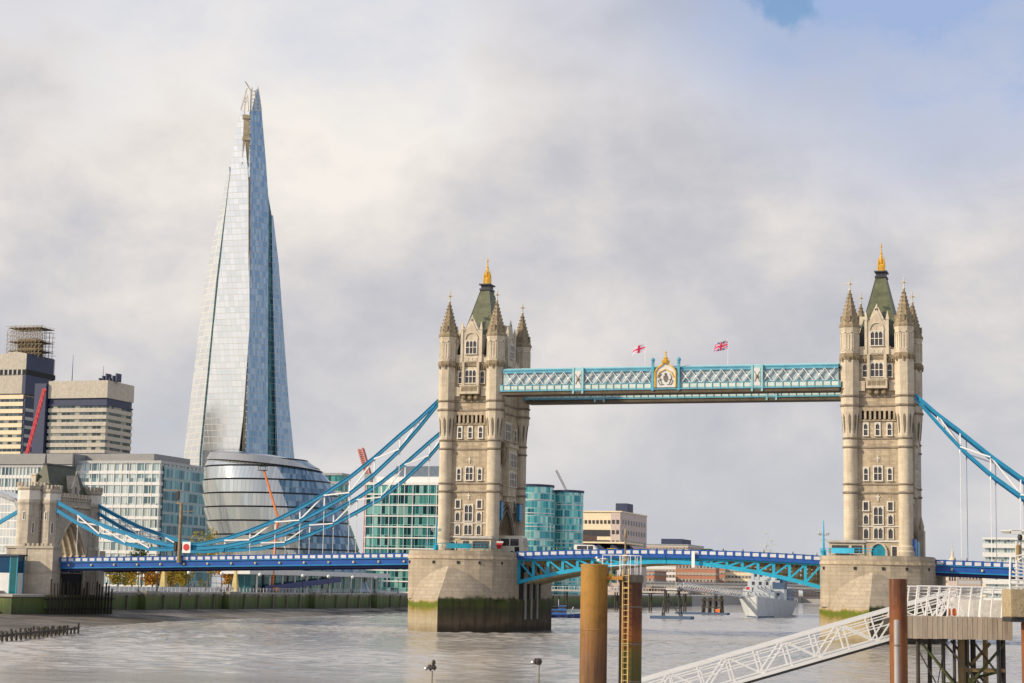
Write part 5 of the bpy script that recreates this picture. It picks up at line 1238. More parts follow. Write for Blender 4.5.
def floodlight_mast():
    root = thing('floodlight_mast', 'tall brown floodlight mast standing at the deck edge beside the red disc sign', 'mast', (-105.6, -10.0, 12.8))
    p = MB(); p.lathe(0, 0, [(.55, 0), (.55, .6), (.42, 1.2), (.34, 12.6)], 8); p.box(-.3, .3, .1, .5, .8, 1.6); p.build('pole', m_cap, root)
    a = MB(); a.box(-1.1, .3, -.15, .15, 12.4, 12.8); a.tube((-.9, 0, 12.8), (-.9, 0, 15.6), .1); a.box(-4.4, 0, -.06, .06, 15.3, 15.45); a.tube((.3, 0, 10.8), (3.2, 0, 10.9), .07); a.build('cross_arm', m_cap, root)
    for x, z in ((-.95, 13.4), (-.95, 2.6)): l = MB(); l.box(x-.32, x+.32, -.35, .35, z, z+1.7); l.build('lamp_housing', m_black, root)
    b = MB(); b.box(-1.2, -.3, -.1, .1, 2.3, 2.6); b.build('bracket', m_black, root)
floodlight_mast()
def disc_sign():
    root = thing('navigation_sign', 'white board with a red disc on the blue parapet by the floodlight mast', 'sign', (-104.0, -9.95, 14.3))
    b = MB(); b.box(-.95, .95, -.1, 0, .55, 2.9); b.build('board', m_white, root)
    d = MB(); d.tube((0, -.16, 1.75), (0, -.1, 1.75), .72, .72, 24); d.build('disc', m_red, root)
    p = MB(); [p.tube((x, .06, -1), (x, .06, 2.8), .07) for x in (-.6, .6)]; p.build('post', m_royal, root)
disc_sign()
def channel_marker():
    root = thing('channel_board', 'narrow white board hanging at the middle of the lifting span', 'sign', (5.6, -9.9, 14))
    b = MB(); b.box(-.32, .32, -.12, 0, -.6, 2.6); b.build('board', m_white, root)
    p = MB(); p.box(-.1, .1, .0, .35, 1.6, 1.9); p.build('bracket', m_royal, root)
channel_marker()

# ------------------------------------------------------------------ timber fenders and the ruined jetty
def timber(x, y, z1, r, z0=-.5):
    o = MB(); k = rnd.uniform(-.12, .12); o.tube((0, 0, z0), (k, rnd.uniform(-.15, .15), z1), r, r*.9, 7); ob = o.build('fender_pile', m_timber, None); ob.location = (x, y, 0)
    tag(ob, 'black timber pile in the row standing against the foot of the gatehouse', 'pile', 'timber fender piles below the gatehouse'); return ob
m_timber = plain('black wet timber', (.05, .042, .032), .8, var=.4, streak=.3)
for k in range(20):
    y = -15+k*1.38; timber(-133.2+rnd.uniform(-.2, .2), y, 8.6-.05*abs(k-4)+rnd.uniform(-.5, .5)-(.9 if k % 3 == 1 else 0), (.2))
def waling():
    root = thing('timber_fender_wall', 'dark algae stained planked fender wall behind the timber piles below the gatehouse', 'timber wall', (-134, 0, 0))
    b = MB(); b.box(-.4, .0, -16, 13, -.5, 5.4); b.build('planking', bpy.data.materials['algae wall'], root)
    w = MB(); w.box(0, .5, -16, 13, 4.4, 4.8); w.box(0, .5, -16, 13, 2.2, 2.6); w.build('waling', m_timber, root)
waling()
def jetty():
    root = thing('ruined_jetty', 'low remains of a black timber jetty on the mud before the gatehouse', 'jetty', (-71, -122, 0))
    d = Vector((-83.2+69, -92.6+137, 0)).normalized(); n = Vector((-d.y, d.x, 0)); f = lambda s, t, z: tuple(d*s+n*t+Vector((0, 0, z)))
    p = MB()
    for k in range(19):
        for t in (0, 2.2): q = MB().tube((-16+k*2.6, t, -.5), (-16+k*2.6+rnd.uniform(-.2, .2), t, 1.4+rnd.uniform(-.4, .3)), .2, .17, 6).map(f); p.add(q.v, q.f)
    p.each('pile', m_timber, root)
    r = MB(); r.box(-18, 31, -.2, .1, .75, 1.05).map(f); r.build('waling', m_timber, root)
    r = MB()
    for k in range(18):
        if k % 4 != 3: q = MB().beam((-16+k*2.6, .05, .5), (-13.6+k*2.6, .05, 1.1), .16, .2).map(f); r.add(q.v, q.f)
    r.each('brace', m_timber, root)
jetty()

# ------------------------------------------------------------------ control cabins and clutter on the pier tops
def cabin(x, label, wins):
    root = thing('control_cabin', label, 'cabin', (x, -17.2, 15.03))
    w = MB(); w.box(-3.2, 3.2, -1.7, 1.9, 0, 3.3); w.build('wall', m_pale, root)
    r = MB(); r.box(-3.6, 3.6, -2.1, 2.2, 3.3, 3.55); r.box(-3.2, 3.2, -1.7, 1.8, 3.55, 3.75); r.build('roof', m_conc, root)
    for a, b in wins: g = MB(); g.box(a, b, -1.78, -1.66, 1.3, 2.8); f = g.build('window', m_pane, root); h = MB(); h.box(a-.12, b+.12, -1.84, -1.66, 1.15, 1.29); h.build('sill', m_frame, f)
    g = MB(); g.box(3.16, 3.26, -1.2, 1.2, 1.3, 2.8); g.build('window', m_pane, root)
cabin(36.4, 'flat roofed stone control cabin on the pier beside the turquoise signal mast', ((-2.7, .3), (.9, 2.8)))
cabin(-36.2, 'flat roofed stone control cabin on the pier beside the cream coach', ((-2.6, -1.4), (-.6, 2.8)))
def pier_railing(x, label, col, a0, a1):
    root = thing('pier_railing', label, 'railing', (x, 0, 16.25)); m = MB(); r = MB(); pts = []
    for k in range(15):
        a = a0+(a1-a0)*k/14; X, Y = 10.2*math.cos(a), -(16+5.0*math.sin(a)); pts.append((X, Y)); m.tube((X, Y, 0), (X, Y, 1.0), .05)
    for z in (.5, 1.0): r.path([(p, q, z) for p, q in pts], .05)
    m.build('post', col, root); r.build('rail', col, root)
    b = MB()
    for k in range(4, 9): (p, q), (p2, q2) = pts[k], pts[k+1]; b.beam((p, q-.06, .5), (p2, q2-.06, .5), .06, .9)
    b.build('windbreak', col, root)
pier_railing(-41.15, 'blue railing and windbreak along the top of the pier with the coach', m_teal, R(40), R(120))
pier_railing(41.15, 'turquoise railing and windbreak along the top of the pier behind the gangway', m_cyan, R(85), R(165))
def signal_mast(x, y, label):
    root = thing('signal_mast', label, 'mast', (x, y, 15.03))
    p = MB(); p.lathe(0, 0, [(.5, 0), (.5, 1.9), (.2, 2.0), (.14, 5.0), (.07, 7.4)], 8); p.build('post', m_cyan, root)
    a = MB(); a.box(-.9, .9, -.06, .06, 4.6, 4.75); a.box(-.6, .6, -.06, .06, 3.7, 3.85)
    for s in (-.9, .9, -.55, .55): a.lathe(s, 0, [(.1, 4.75), (.18, 5.0), (.08, 5.3)], 6)
    a.build('signal_arm', m_grey, root)
signal_mast(31.9, -17.0, 'turquoise signal mast on the pier behind the gangway'); signal_mast(-44.6, -18.5, 'turquoise signal post on the pier with the coach')
def red_board():
    root = thing('red_board', 'red and white board on the pier top beside the coach', 'sign', (-33.0, -13.4, 15.03))
    b = MB(); b.prism([(-.9, 2.6), (.7, 2.6), (.3, 1.5), (-.4, 1.4)], lambda a, b, t: (a, t, b), -.08, .08); b.build('board', m_red, root)
    p = MB(); p.tube((-.1, .12, 0), (-.1, .12, 2.6), .07); p.build('post', m_white, root); w = MB(); w.box(-1.6, .8, -.1, .1, 2.62, 2.95); w.build('canopy', m_offw, root)
red_board()
for sx, x, lab in ((1, -35.5, 'left'), ):
    for y, h, l in ((-6.8, 1, 'narrow blue banner on the near side of the tower road arch'), (6.2, 1.6, 'wider blue banner on the far side of the tower road arch')):
        root = thing('arch_banner', l, 'banner', (x+.55, y, 22.0)); b = MB(); b.box(-.3, .3, -.7*h, .7*h, 1.0, 4.2); b.add([(-.3, -.7*h, 1), (.3, -.7*h, 1), (.3, .7*h, 1), (-.3, .7*h, 1), (0, 0, .2)], [(0, 1, 4), (1, 2, 4), (2, 3, 4), (3, 0, 4)]); b.build('cloth', m_blue, root); a = MB(); a.box(-.6, .4, -.75*h, .75*h, 4.2, 4.35); a.build('bracket', m_black, root)
root = thing('blue_hoarding', 'royal blue and turquoise hoarding at the foot of the tower behind the gangway', 'hoarding', (47.6, -7.3, 15.03))
b = MB(); b.box(0, .5, -2.2, .5, 0, 4.3); b.build('royal_panel', m_royal, root); b = MB(); b.box(.05, .55, 1.6, 6.5, 0, 4.0); b.build('turquoise_panel', m_cyan, root); b = MB(); b.box(-.2, .9, 11, 14.6, 0, 6.4); b.lathe(.3, 13, [(.5, 6.4), (.6, 7.2), (.1, 9)], 6); b.build('stone_buttress', m_pale, root)

# ------------------------------------------------------------------ vehicles on the bridge
def coach():
    root = thing('coach', 'cream coach coming out of the tower road arch', 'coach', (-37.2, -4.0, 15.04)); root.scale = (1.2, 1.15, 1.28)
    b = MB(); b.prism([(-5.6, .45), (5.3, .45), (5.75, .8), (5.85, 1.6), (5.5, 3.15), (5.2, 3.35), (-5.5, 3.35), (-5.7, 3.1), (-5.7, .6)], lambda a, c, t: (a, t, c), -1.25, 1.25); b.build('body', plain('cream coach paint', (.66, .62, .50), .35), root, bevel=.06)
    for k in range(6): w = MB(); w.box(-5.2+k*1.7, -3.7+k*1.7, -1.27, 1.27, 1.75, 2.85); w.build('window', m_pane, root)
    w = MB(); w.hexa([(5.86, -1.12, 1.6), (5.9, -1.12, 1.6), (5.9, 1.12, 1.6), (5.86, 1.12, 1.6)], [(5.52, -1.12, 3.0), (5.58, -1.12, 3.0), (5.58, 1.12, 3.0), (5.52, 1.12, 3.0)]); w.build('windscreen', m_pane, root)
    d = MB(); d.box(4.1, 4.9, -1.28, -1.2, .6, 1.6); d.build('door', m_dark, root)
    for x in (-3.6, 3.6):
        for y in (-1.1, 1.1): w = MB(); w.tube((x, y-.18, .48), (x, y+.18, .48), .48, .48, 16); w.build('wheel', m_black, root)
    for y in (-.9, .9): h = MB(); h.tube((5.8, y, .85), (5.9, y, .85), .14, .14, 10); h.build('headlight', m_white, root)
coach()
def car(x, y, mt, label, van=False, rz=0):
    root = thing('van' if van else 'car', label, 'van' if van else 'car', (x, y, ztop(x)-1.15), rz)
    pr = [(-2.1, .35), (2.1, .35), (2.15, .75), (1.9, .95), (1.0, 1.05), (.45, 1.5), (-1.2, 1.52), (-1.9, 1.05), (-2.15, .9)] if not van else [(-2.5, .35), (2.5, .35), (2.55, .95), (2.2, 1.2), (1.6, 2.05), (1.2, 2.2), (-2.4, 2.2), (-2.55, 1.9)]
    b = MB(); b.prism(pr, lambda a, c, t: (a, t, c), -.86, .86); b.build('body', mt, root, bevel=.05)
    zz = (1.05, 1.42) if not van else (1.3, 2.0)
    for a, c in (((-1.5, -.45), (-.35, .55)) if not van else ((.4, 1.45), (-1.9, .2))): w = MB(); w.box(a, c, -.88, .88, *zz); w.build('window', m_pane, root)
    for wx in (-1.3, 1.35):
        for wy in (-.75, .75): w = MB(); w.tube((wx, wy-.12, .32), (wx, wy+.12, .32), .32, .32, 14); o = w.build('wheel', m_black, root); q = MB(); q.tube((wx, wy-.13, .32), (wx, wy+.13, .32), .18, .18, 10); q.build('rim', m_grey, o)
    for wy in (-.6, .6): h = MB(); h.box(pr[1][0]-.03, pr[1][0]+.07, wy-.15, wy+.15, .6, .78); h.build('headlight', m_white, root)
car(-17, -5.5, m_white, 'white van crossing the lifting span behind a yellow car', True)
car(8.0, -6.0, plain('dark teal car paint', (.02, .12, .14), .3), 'dark teal car crossing the lifting span among pedestrians')
car(-12.2, -2.5, m_yel, 'yellow car on the lifting span just ahead of the white van')

# ------------------------------------------------------------------ people
def person_mesh(seed, coat, legs, hair, stride=.12):
    k = 1.0; V = [(0, 0, .92), (0, 0, 1.15), (0, 0, 1.42), (0, 0, 1.52), (0, .02, 1.62), (0, .02, 1.74),
         (-.2, 0, 1.4), (-.27, .03, 1.13), (-.26, .12, .88), (.2, 0, 1.4), (.27, -.03, 1.13), (.26, .08, .88),
         (-.1, 0, .88), (-.11, stride, .48), (-.11, stride*1.3, .07), (-.11, stride*1.3+.14, .04), (.1, 0, .88), (.11, -stride, .48), (.11, -stride*1.6, .08), (.11, -stride*1.6+.14, .04)]
    E = [(0, 1), (1, 2), (2, 3), (3, 4), (4, 5), (2, 6), (6, 7), (7, 8), (2, 9), (9, 10), (10, 11), (0, 12), (12, 13), (13, 14), (14, 15), (0, 16), (16, 17), (17, 18), (18, 19)]
    Rr = [.155, .16, .15, .06, .095, .085, .075, .055, .042, .075, .055, .042, .095, .07, .05, .04, .095, .07, .05, .04]
    me = bpy.data.meshes.new('p'); me.from_pydata(V, E, []); o = bpy.data.objects.new('p', me); COL.objects.link(o)
    md = o.modifiers.new('s', 'SKIN'); sv = me.skin_vertices[0].data
    for i, r_ in enumerate(Rr): sv[i].radius = (r_, r_*(.72 if i in (0, 1, 2) else 1))
    sv[0].use_root = True; o.modifiers.new('d', 'SUBSURF').levels = 1
    dg = bpy.context.evaluated_depsgraph_get(); dg.update(); m2 = bpy.data.meshes.new_from_object(o.evaluated_get(dg)); m2.name = 'person'
    bpy.data.objects.remove(o); m2.materials.clear()
    for m in (coat, legs, m_skin, hair, m_black): m2.materials.append(m)
    for p in m2.polygons:
        c = p.center
        p.material_index = 4 if c.z < .12 else 1 if c.z < .86 and abs(c.x) < .22 else 0 if c.z < 1.50 and c.z > .92 else 2
        if c.z > 1.70 or (c.z > 1.58 and c.y < -.01): p.material_index = 3
        p.use_smooth = True
    return m2
cl = [plain('navy coat', (.02, .025, .06), .9), plain('black coat', (.02, .02, .02), .9), plain('burgundy coat', (.16, .02, .03), .9), plain('grey coat', (.16, .16, .17), .9), plain('tan coat', (.3, .21, .12), .9), plain('hi vis jacket', (.35, .6, .05), .7)]
tr_ = plain('dark trousers', (.03, .032, .045), .9); hr = plain('brown hair', (.05, .03, .02), .8)
PM = [person_mesh(i, c, tr_, hr, .1+.05*(i % 3)) for i, c in enumerate(cl)]
def person(x, y, z, k, label, rz, group='people walking on the bridge'):
    o = bpy.data.objects.new('person', PM[k]); COL.objects.link(o); o.location = (x, y, z); o.rotation_euler = (0, 0, rz); tag(o, label, 'person', group)
walk = [(11.2, 1, 'person in a black coat on the lifting span, just behind the teal car'), (15.1, 0, 'person in a navy coat on the lifting span, second from the teal car'), (19.2, 2, 'person in a burgundy coat on the lifting span, third from the teal car'), (24.8, 1, 'person in a black coat on the lifting span, second from the pier'), (29.4, 3, 'person in a grey coat on the lifting span, beside the signal mast'),
        (3.4, 4, 'person in a tan coat at the middle of the lifting span'), (55.2, 1, 'person in a black coat among three together on the deck above the jetty'), (56.4, 2, 'person in a burgundy coat in the middle of three together on the deck'), (57.4, 0, 'person in a navy coat among three together on the deck above the jetty'),
        (-132.4, 0, 'person in a navy coat beside the gatehouse arch'), (-130.4, 1, 'person in a black coat a few steps out from the gatehouse arch'), (-22.5, 3, 'person in a grey coat on the lifting span beside the coach'), (62.5, 4, 'person in a tan coat walking alone on the blue deck above the jetty')]
for x, k, l in walk: person(x, -8.35, ztop(x)-1.15, k, l, PI/2 if k % 2 else -PI/2)
person(-34.0, -12.4, 15.04, 5, 'person in a green hi vis jacket beside the red board', .4, 'people on the pier top')
for k, y in enumerate((56, 59, 74, 77, 83, 90, 94, 95.6, 99, 103, 116, 133, 176, 184)):
    person(-145.9, y, 5.91, (1, 0, 3, 2)[k % 4], 'tiny dark figure of a pedestrian strolling on the south bank promenade', (k*1.9) % 6, 'pedestrians on the south bank promenade')

# ------------------------------------------------------------------ boats, warship and its pier
def work_boat(x, y, rz, L, label, cab):
    root = thing('boat', label, 'boat', (x, y, 0), rz); root.scale = (1.25, 1, .8)
    h = MB(); n = 9; a = []; b = []
    for k in range(n+1):
        f = k/n; w = L*.16*(1-max(0, (f-.6)/.4)**2.2); a.append((f*L-L/2, w, 1.1+.7*f*f)); b.append((f*L-L/2, w*.75, -.3))
    vs = a+[(p, -q, z) for p, q, z in a]+b+[(p, -q, z) for p, q, z in b]; m = n+1
    fs = [(k, k+1, 2*m+k+1, 2*m+k) for k in range(n)]+[(m+k, m+k+1, 3*m+k+1, 3*m+k) for k in range(n)]+[(k, k+1, m+k+1, m+k) for k in range(n)]+[(0, m, 3*m, 2*m)]
    h.add(vs, fs); h.build('hull', plain('work boat blue', (.01, .04, .22), .4), root)
    c = MB(); c.box(-L*.3, L*.12, -L*.11, L*.11, 1.2, 3.2); c.box(-L*.1, L*.1, -L*.09, L*.09, 3.2, 4.7); c.build('cabin', cab, root)
    w = MB(); w.box(-L*.28, L*.10, -L*.112, L*.112, 2.1, 2.8); w.box(-L*.09, L*.105, -L*.093, L*.093, 3.6, 4.3); w.build('window', m_pane, root)
    r = MB(); r.tube((-L*.1, 0, 4.6), (-L*.1, 0, 7), .06); r.tube((L*.2, 0, 1.3), (L*.3, 0, 4.2), .09); r.build('mast', m_white, root)
    f = MB()
    for k in range(5): f.lathe(-L*.4+k*L*.18, -L*.165, [(.1, .3), (.32, .45), (.32, .95), (.1, 1.1)], 8)
    f.build('fender', m_black, root)
work_boat(-82, 172, .15, 9.5, 'blue work boat with a white cabin moored by the river pier', m_white)
work_boat(-73.5, 176, .25, 9.0, 'blue work boat with a blue and white wheelhouse partly behind the orange rusty pile', plain('boat cabin blue', (.05, .15, .4), .4))
work_boat(-34, 331, 1.7, 10, 'small dark launch lying alongside the grey warship', m_grey)
m_ship = plain('warship light grey', (.50, .53, .55), .55, var=.1, streak=.2); m_shipd = plain('warship dark grey', (.06, .11, .19), .6, var=.15); m_shipw = plain('warship pale grey', (.50, .54, .56), .5, var=.12)
def warship():
    root = thing('warship', 'large grey moored warship with stacked superstructure and lattice masts beyond the lifting span', 'warship', (-31.0, 272, 0), .103)
    H = MB(); st = [0, 4, 10, 18, 28, 42, 60, 85, 110, 132]; hw = [.25, 2.2, 4.6, 6.6, 8.2, 9.3, 9.6, 9.6, 8.6, 6.5]; zz = [7.4, 7.1, 6.8, 6.5, 6.2, 6, 5.8, 5.5, 5.2, 5.2]
    n = len(st); top = [(w, s-.08*z*0-(1.8 if i == 0 else 0), z) for i, (s, w, z) in enumerate(zip(st, hw, zz))]; bot = [(w*.72, s, -.4) for s, w in zip(st, hw)]
    vs = top+[(-a, b, c) for a, b, c in top]+bot+[(-a, b, c) for a, b, c in bot]
    fs = [(k, k+1, 2*n+k+1, 2*n+k) for k in range(n-1)]+[(n+k, n+k+1, 3*n+k+1, 3*n+k) for k in range(n-1)]+[(k, k+1, n+k+1, n+k) for k in range(n-1)]+[(0, n, 3*n, 2*n), (n-1, 2*n-1, 4*n-1, 3*n-1)]
    H.add(vs, fs); hull = H.build('hull', m_ship, root)
    b = MB()
    for k in range(n-1):
        for s in (1, -1): b.hexa([(s*(bot[k][0]+.05), bot[k][1], -.3), (s*(bot[k+1][0]+.05), bot[k+1][1], -.3), (s*(bot[k+1][0]-.3), bot[k+1][1], -.3), (s*(bot[k][0]-.3), bot[k][1], -.3)], [(s*(bot[k][0]+.12+.28*.15*hw[k]*.3), bot[k][1]-.1, .55), (s*(bot[k+1][0]+.12+.28*.15*hw[k+1]*.3), bot[k+1][1], .55), (s*(bot[k+1][0]-.3), bot[k+1][1], .55), (s*(bot[k][0]-.3), bot[k][1], .55)])
    b.build('boot_topping', m_shipd, hull)
    c = MB(); [c.tube((x+(-hw[3]-.1 if x < 0 else 0), 0, 0), (x, .1, 0), .01) for x in ()]
    def turret_gun(y, z):
        t = MB(); t.prism([(-3.2, 0), (3.2, 0), (2.8, 2.3), (-2.8, 2.3)], lambda a, b, t: (a, y+t, z+b), 0, 6); to = t.build('gun_turret', m_ship, root)
        g = MB(); [g.tube((x, y+.5, z+1.3), (x, y-5, z+2.0), .2, .14, 8) for x in (-1.3, 0, 1.3)]; g.build('gun_barrel', m_shipd, to)
    turret_gun(16, 6.4); turret_gun(25, 9.0)
    s = MB(); s.box(-4.5, 4.5, 24, 33, 6, 8.9); s.box(-7.4, 7.4, 33, 52, 6, 10); s.box(-5.8, 5.8, 34, 48, 10, 13.2); s.build('superstructure', m_shipw, root)
    s = MB(); s.box(-4.6, 4.6, 35, 46, 13.2, 16.2); s.box(-3.4, 3.4, 36, 44, 16.2, 18.6); s.box(-5.4, 5.4, 36.5, 41, 16.2, 16.6); s.build('bridge_tower_block', m_shipw, root)
    for z, n_, wd in ((7.4, 5, 6.6), (11.4, 4, 5.0), (14.4, 4, 4.0), (17.2, 3, 2.8)):
        for k in range(n_):
            x = -wd+2*wd*(k+.5)/n_; yy = 32.95 if z < 9 else 33.95 if z < 13 else 34.95 if z < 16 else 35.95
            w = MB(); w.box(x-.5, x+.5, yy, yy+.2, z, z+1.2); w.build('window', m_pane, root)
    s = MB(); s.box(4.6, 7.6, 52, 100, 5.8, 9.4); s.box(-7, 4.6, 53, 100, 5.8, 10.5); s.box(-5, 5, 70, 84, 10.5, 14.5); s.build('after_superstructure', m_shipd, root)
    for y in (58, 88):
        f = MB(); f.lathe(0, y, [(2.6, 10.4), (2.5, 18.5), (2.7, 18.8), (2.7, 19.6), (2.4, 19.7)], 16, sy=1.5); f.build('funnel', m_ship, root, smooth=30)
    for y, h in ((50, 33), (80, 31)):
        m = MB(); [m.tube((sx*2.0, y+sy, 12), (sx*.3, y, h-6), .22, .14, 5) for sx, sy in ((-1, -2), (1, -2), (0, 2.5))]
        for k in range(5): z = 14+k*3; q = 2.0-(z-12)/(h-18)*1.7; m.box(-q, q, y-1, y-.85, z, z+.2)
        m.tube((0, y, h-7), (0, y, h), .14, .06, 5); m.box(-4.2, 4.2, y-.1, y+.1, h-7, h-6.7); m.box(-2.6, 2.6, y-.1, y+.1, h-4, h-3.8); m.box(-1.4, 1.4, y-.9, y+.9, h-9.5, h-8); m.box(-1, 1, y-.5, y+.5, h-2.4, h-1.9); m.build('mast', m_shipw, root)
    d = MB()
    for sx in (-1, 1):
        for k in range(4): d.lathe(sx*7.6, 60+k*9, [(.2, 9.6), (1.0, 10.2), (1.1, 10.7), (.3, 11)], 10, sy=3)
    d.each('ships_boat', m_shipw, root)
    r = MB(); [r.tube((sx*(hw[i]-.1), st[i], zz[i]), (sx*(hw[i]-.1), st[i], zz[i]+1.2), .06) for i in range(1, n) for sx in (-1, 1)]
    for sx in (-1, 1): r.path([(sx*(hw[i]-.1), st[i], zz[i]+1.15) for i in range(1, n)], .06, 4)
    r.build('guard_rail', m_offw, root)
    q = random.Random(3)
    for k in range(46):
        z = q.choice((6.1, 8.9, 10, 13.2, 16.2, 18.6)); w_ = {6.1: 7.5, 8.9: 3.8, 10: 6.6, 13.2: 4.8, 16.2: 3.8, 18.6: 2.8}[z]; x = q.uniform(-w_, w_); y = q.uniform(26, 33) if z in (6.1, 8.9) else q.uniform(34, 46)
        b = MB(); s_ = q.uniform(.25, .8)
        if k % 3: b.box(x-s_, x+s_, y-s_, y+s_, z, z+s_*q.uniform(1, 2.6))
        else: b.tube((x, y, z), (x+q.uniform(-.4, .4), y, z+q.uniform(2, 4.5)), .12, .07, 5)
        b.build('deck_fitting', (m_shipd, m_shipw, m_offw, m_shipd)[k % 4], root)
    for k in range(7): b = MB(); b.box(3.2+.5*(k % 2), 7.5, 33.5+k*2.7, 35.6+k*2.7, 10.02, 12.4+.8*(k % 3)); b.build('gun_mounting', m_shipd, root)
    e = MB(); e.box(-6.0, -4.7, 29.2, 29.3, 9.6, 10.6); e.build('ensign', m_red, root)
    f = MB(); f.tube((0, .6, 7), (0, .2, 11.5), .08); fo = f.build('jackstaff', m_offw, root)
warship()
def ship_pier():
    root = thing('ship_pier', 'grey pier on dark piles running out from the south bank towards the warship', 'pier', (0, 400, 0))
    d = MB(); d.box(-146, -82, -2.5, 2.5, 7.6, 8.4); d.build('deck', m_conc, root)
    r = MB()
    for y in (-2.4, 2.4):
        r.box(-146, -82, y-.05, y+.05, 9.5, 9.65)
        for k in range(26): r.box(-145+k*2.5-.06, -145+k*2.5+.06, y-.05, y+.05, 8.4, 9.6)
    r.build('railing', m_offw, root)
    for k in range(9):
        for y in (-2, 2): p = MB(); p.tube((-143+k*7.4, y, -2), (-143+k*7.4, y, 7.6), .32, .32, 8); p.build('pile', m_timber, root)
    f = thing('landing_stage', 'dark floating landing stage with a tall steel frame at the end of the grey pier', 'landing stage', (-46.5, 207, 0)); f.scale = (.72, .72, 1)
    b = MB(); b.box(-9, 9, -4, 4, -.5, .9); b.build('pontoon', m_shipd, f)
    t = MB(); [t.tube((x, y, .9), (x*.7, y*.7, 9.2), .35, .35, 6) for x in (-4, 4) for y in (-2, 2)]
    for z in (3.2, 5.8, 8.6): t.box(-3.8, 3.8, -2, -1.7, z, z+.35); t.box(-3.8, 3.8, 1.7, 2, z, z+.35)
    t.beam((-4, -1.9, 1), (3.2, -1.9, 8.4), .3, .3, (0, 1, 0)); t.beam((4, -1.9, 1), (-3.2, -1.9, 8.4), .3, .3, (0, 1, 0)); t.build('steel_frame', m_black, f)
    c = MB(); c.box(-3, 3, -1.5, 1.5, 8.95, 9.3); [c.tube((-3+k*1.5, -1.4, 9.3), (-3+k*1.5, -1.4, 10.6), .06) for k in range(5)]; c.build('upper_platform', m_offw, f)
    g = thing('ship_gangway', 'long trussed gangway sloping from the landing stage frame down to the warship', 'gangway', (0, 0, 0))
    A = Vector((-44.5, 209, 9.3)); B = Vector((-38.5, 296, 6.8)); m = MB()
    for sx in (-1.1, 1.1):
        o = Vector((sx, sx*.5, 0)); m.beam(A+o, B+o, .25, .3); m.beam(A+o+Vector((0, 0, 2)), B+o+Vector((0, 0, 2)), .25, .25)
        for k in range(16):
            u = A+(B-A)*k/16+o; v = A+(B-A)*(k+1)/16+o; m.beam(u, v+Vector((0, 0, 2)), .14, .14); m.beam(u, u+Vector((0, 0, 2)), .12, .12)
    m.build('truss', m_offw, g); p = MB(); p.beam(A+Vector((0, 0, .2)), B+Vector((0, 0, .2)), 2.0, .15); p.build('walkway', m_navy, g)
    s = thing('mooring_dolphin', 'dark timber mooring dolphin on a low raft beside the warship', 'mooring dolphin', (-58, 330, 0))
    b = MB(); b.box(-14, 6, -3, 3, -.4, .8); b.build('raft', m_shipd, s)
    q = MB(); [q.tube((x, y, .5), (x*.9, y*.9, 6.4+(.8 if x > 0 else 0)), .45, .4, 7) for x in (-3.6, -1.2, 1.2, 3.6) for y in (-1.6, 1.6)]; q.box(-4, 4, -2, 2, 5.2, 5.8); q.box(-4, 4, -1.9, -1.6, 2.6, 3); q.build('pile_cluster', m_timber, s)
    o = MB(); o.box(1.5, 3.2, -2.3, -1.9, 1.0, 2.2); o.build('fender', m_orange, s)
ship_pier()
# ------------------------------------------------------------------ foreground: rusty piles
def rust(name, stops, zr, streaks=.5, orange=(.45, .20, .03)):
    t = NT(name); x, y, z = t.xyz(); n = t.noise(3.2, 7, .7); s = t.noise(1, 6, .65, None, (5.5, 5.5, .22)); f = t.noise(22, 4, .6)
    h = t.math('ADD', z, t.math('MULTIPLY', t.math('SUBTRACT', n, .5), 1.1))
    c = t.ramp(t.range(h, zr[0], zr[1]), stops)
    c = t.mix(t.range(s, .40, .62, 0, streaks), c, orange)
    c = t.mix(t.range(s, .56, .74, 0, .65), c, (.10, .045, .018))
    c = t.mix(t.range(f, .5, .75, 0, .45), c, (.07, .035, .018)); b2 = t.noise(1.1, 5, .7); c = t.mix(t.range(b2, .48, .66, 0, .6), c, sc(orange, .35)); g2 = t.noise(1, 5, .7, None, (12, 12, .6)); c = t.mix(t.range(g2, .58, .7, 0, .55), c, (.05, .03, .02))
    return t.done(c, t.range(n, .3, .7, .55, .9), 0, f, .5, .02)
m_rustO = rust('ochre rusted steel', [(.0, (.10, .05, .03)), (.16, (.10, .045, .035)), (.34, (.17, .075, .04)), (.55, (.27, .13, .03)), (.8, (.35, .175, .025)), (1, (.34, .18, .03))], (5.3, 9.9), .5, (.36, .18, .02))
m_rustR = rust('red brown rusted steel', [(.0, (.05, .07, .012)), (.2, (.07, .085, .012)), (.32, (.12, .10, .015)), (.45, (.26, .075, .012)), (.6, (.12, .032, .012)), (.8, (.05, .018, .012)), (1, (.035, .016, .012))], (5.4, 9.6), .25, (.30, .09, .015))
m_rustB = rust('dark red rusted steel', [(.0, (.15, .055, .02)), (.3, (.22, .07, .014)), (.55, (.16, .042, .012)), (.8, (.09, .026, .011)), (1, (.06, .02, .012))], (5.8, 9.7), .55, (.30, .10, .015))
def pile(name, label, x, y, r, z1, mt, cap=None):
    root = thing(name, label, 'pile', (x, y, 0))
    m = MB(); m.lathe(0, 0, [(r, -3), (r, z1-.02), (r-.05, z1)], 40); m.build('steel_tube', mt, root, smooth=40)
    c = MB(); c.lathe(0, 0, [(r-.06, z1-.3), (r-.06, z1+.004)], 24); c.build('infill', m_conc, root)
    w = MB(); 
    for z in (z1-2.4, z1-5.2): w.lathe(0, 0, [(r+.001, z-.02), (r+.012, z), (r+.001, z+.02)], 40)
    w.build('weld_seam', mt, root, smooth=40)
    return root
pile('mooring_pile', 'thick ochre rusted mooring pile beside the pile with the ladder', 62.45, -298.93, .5, 9.86, m_rustO)
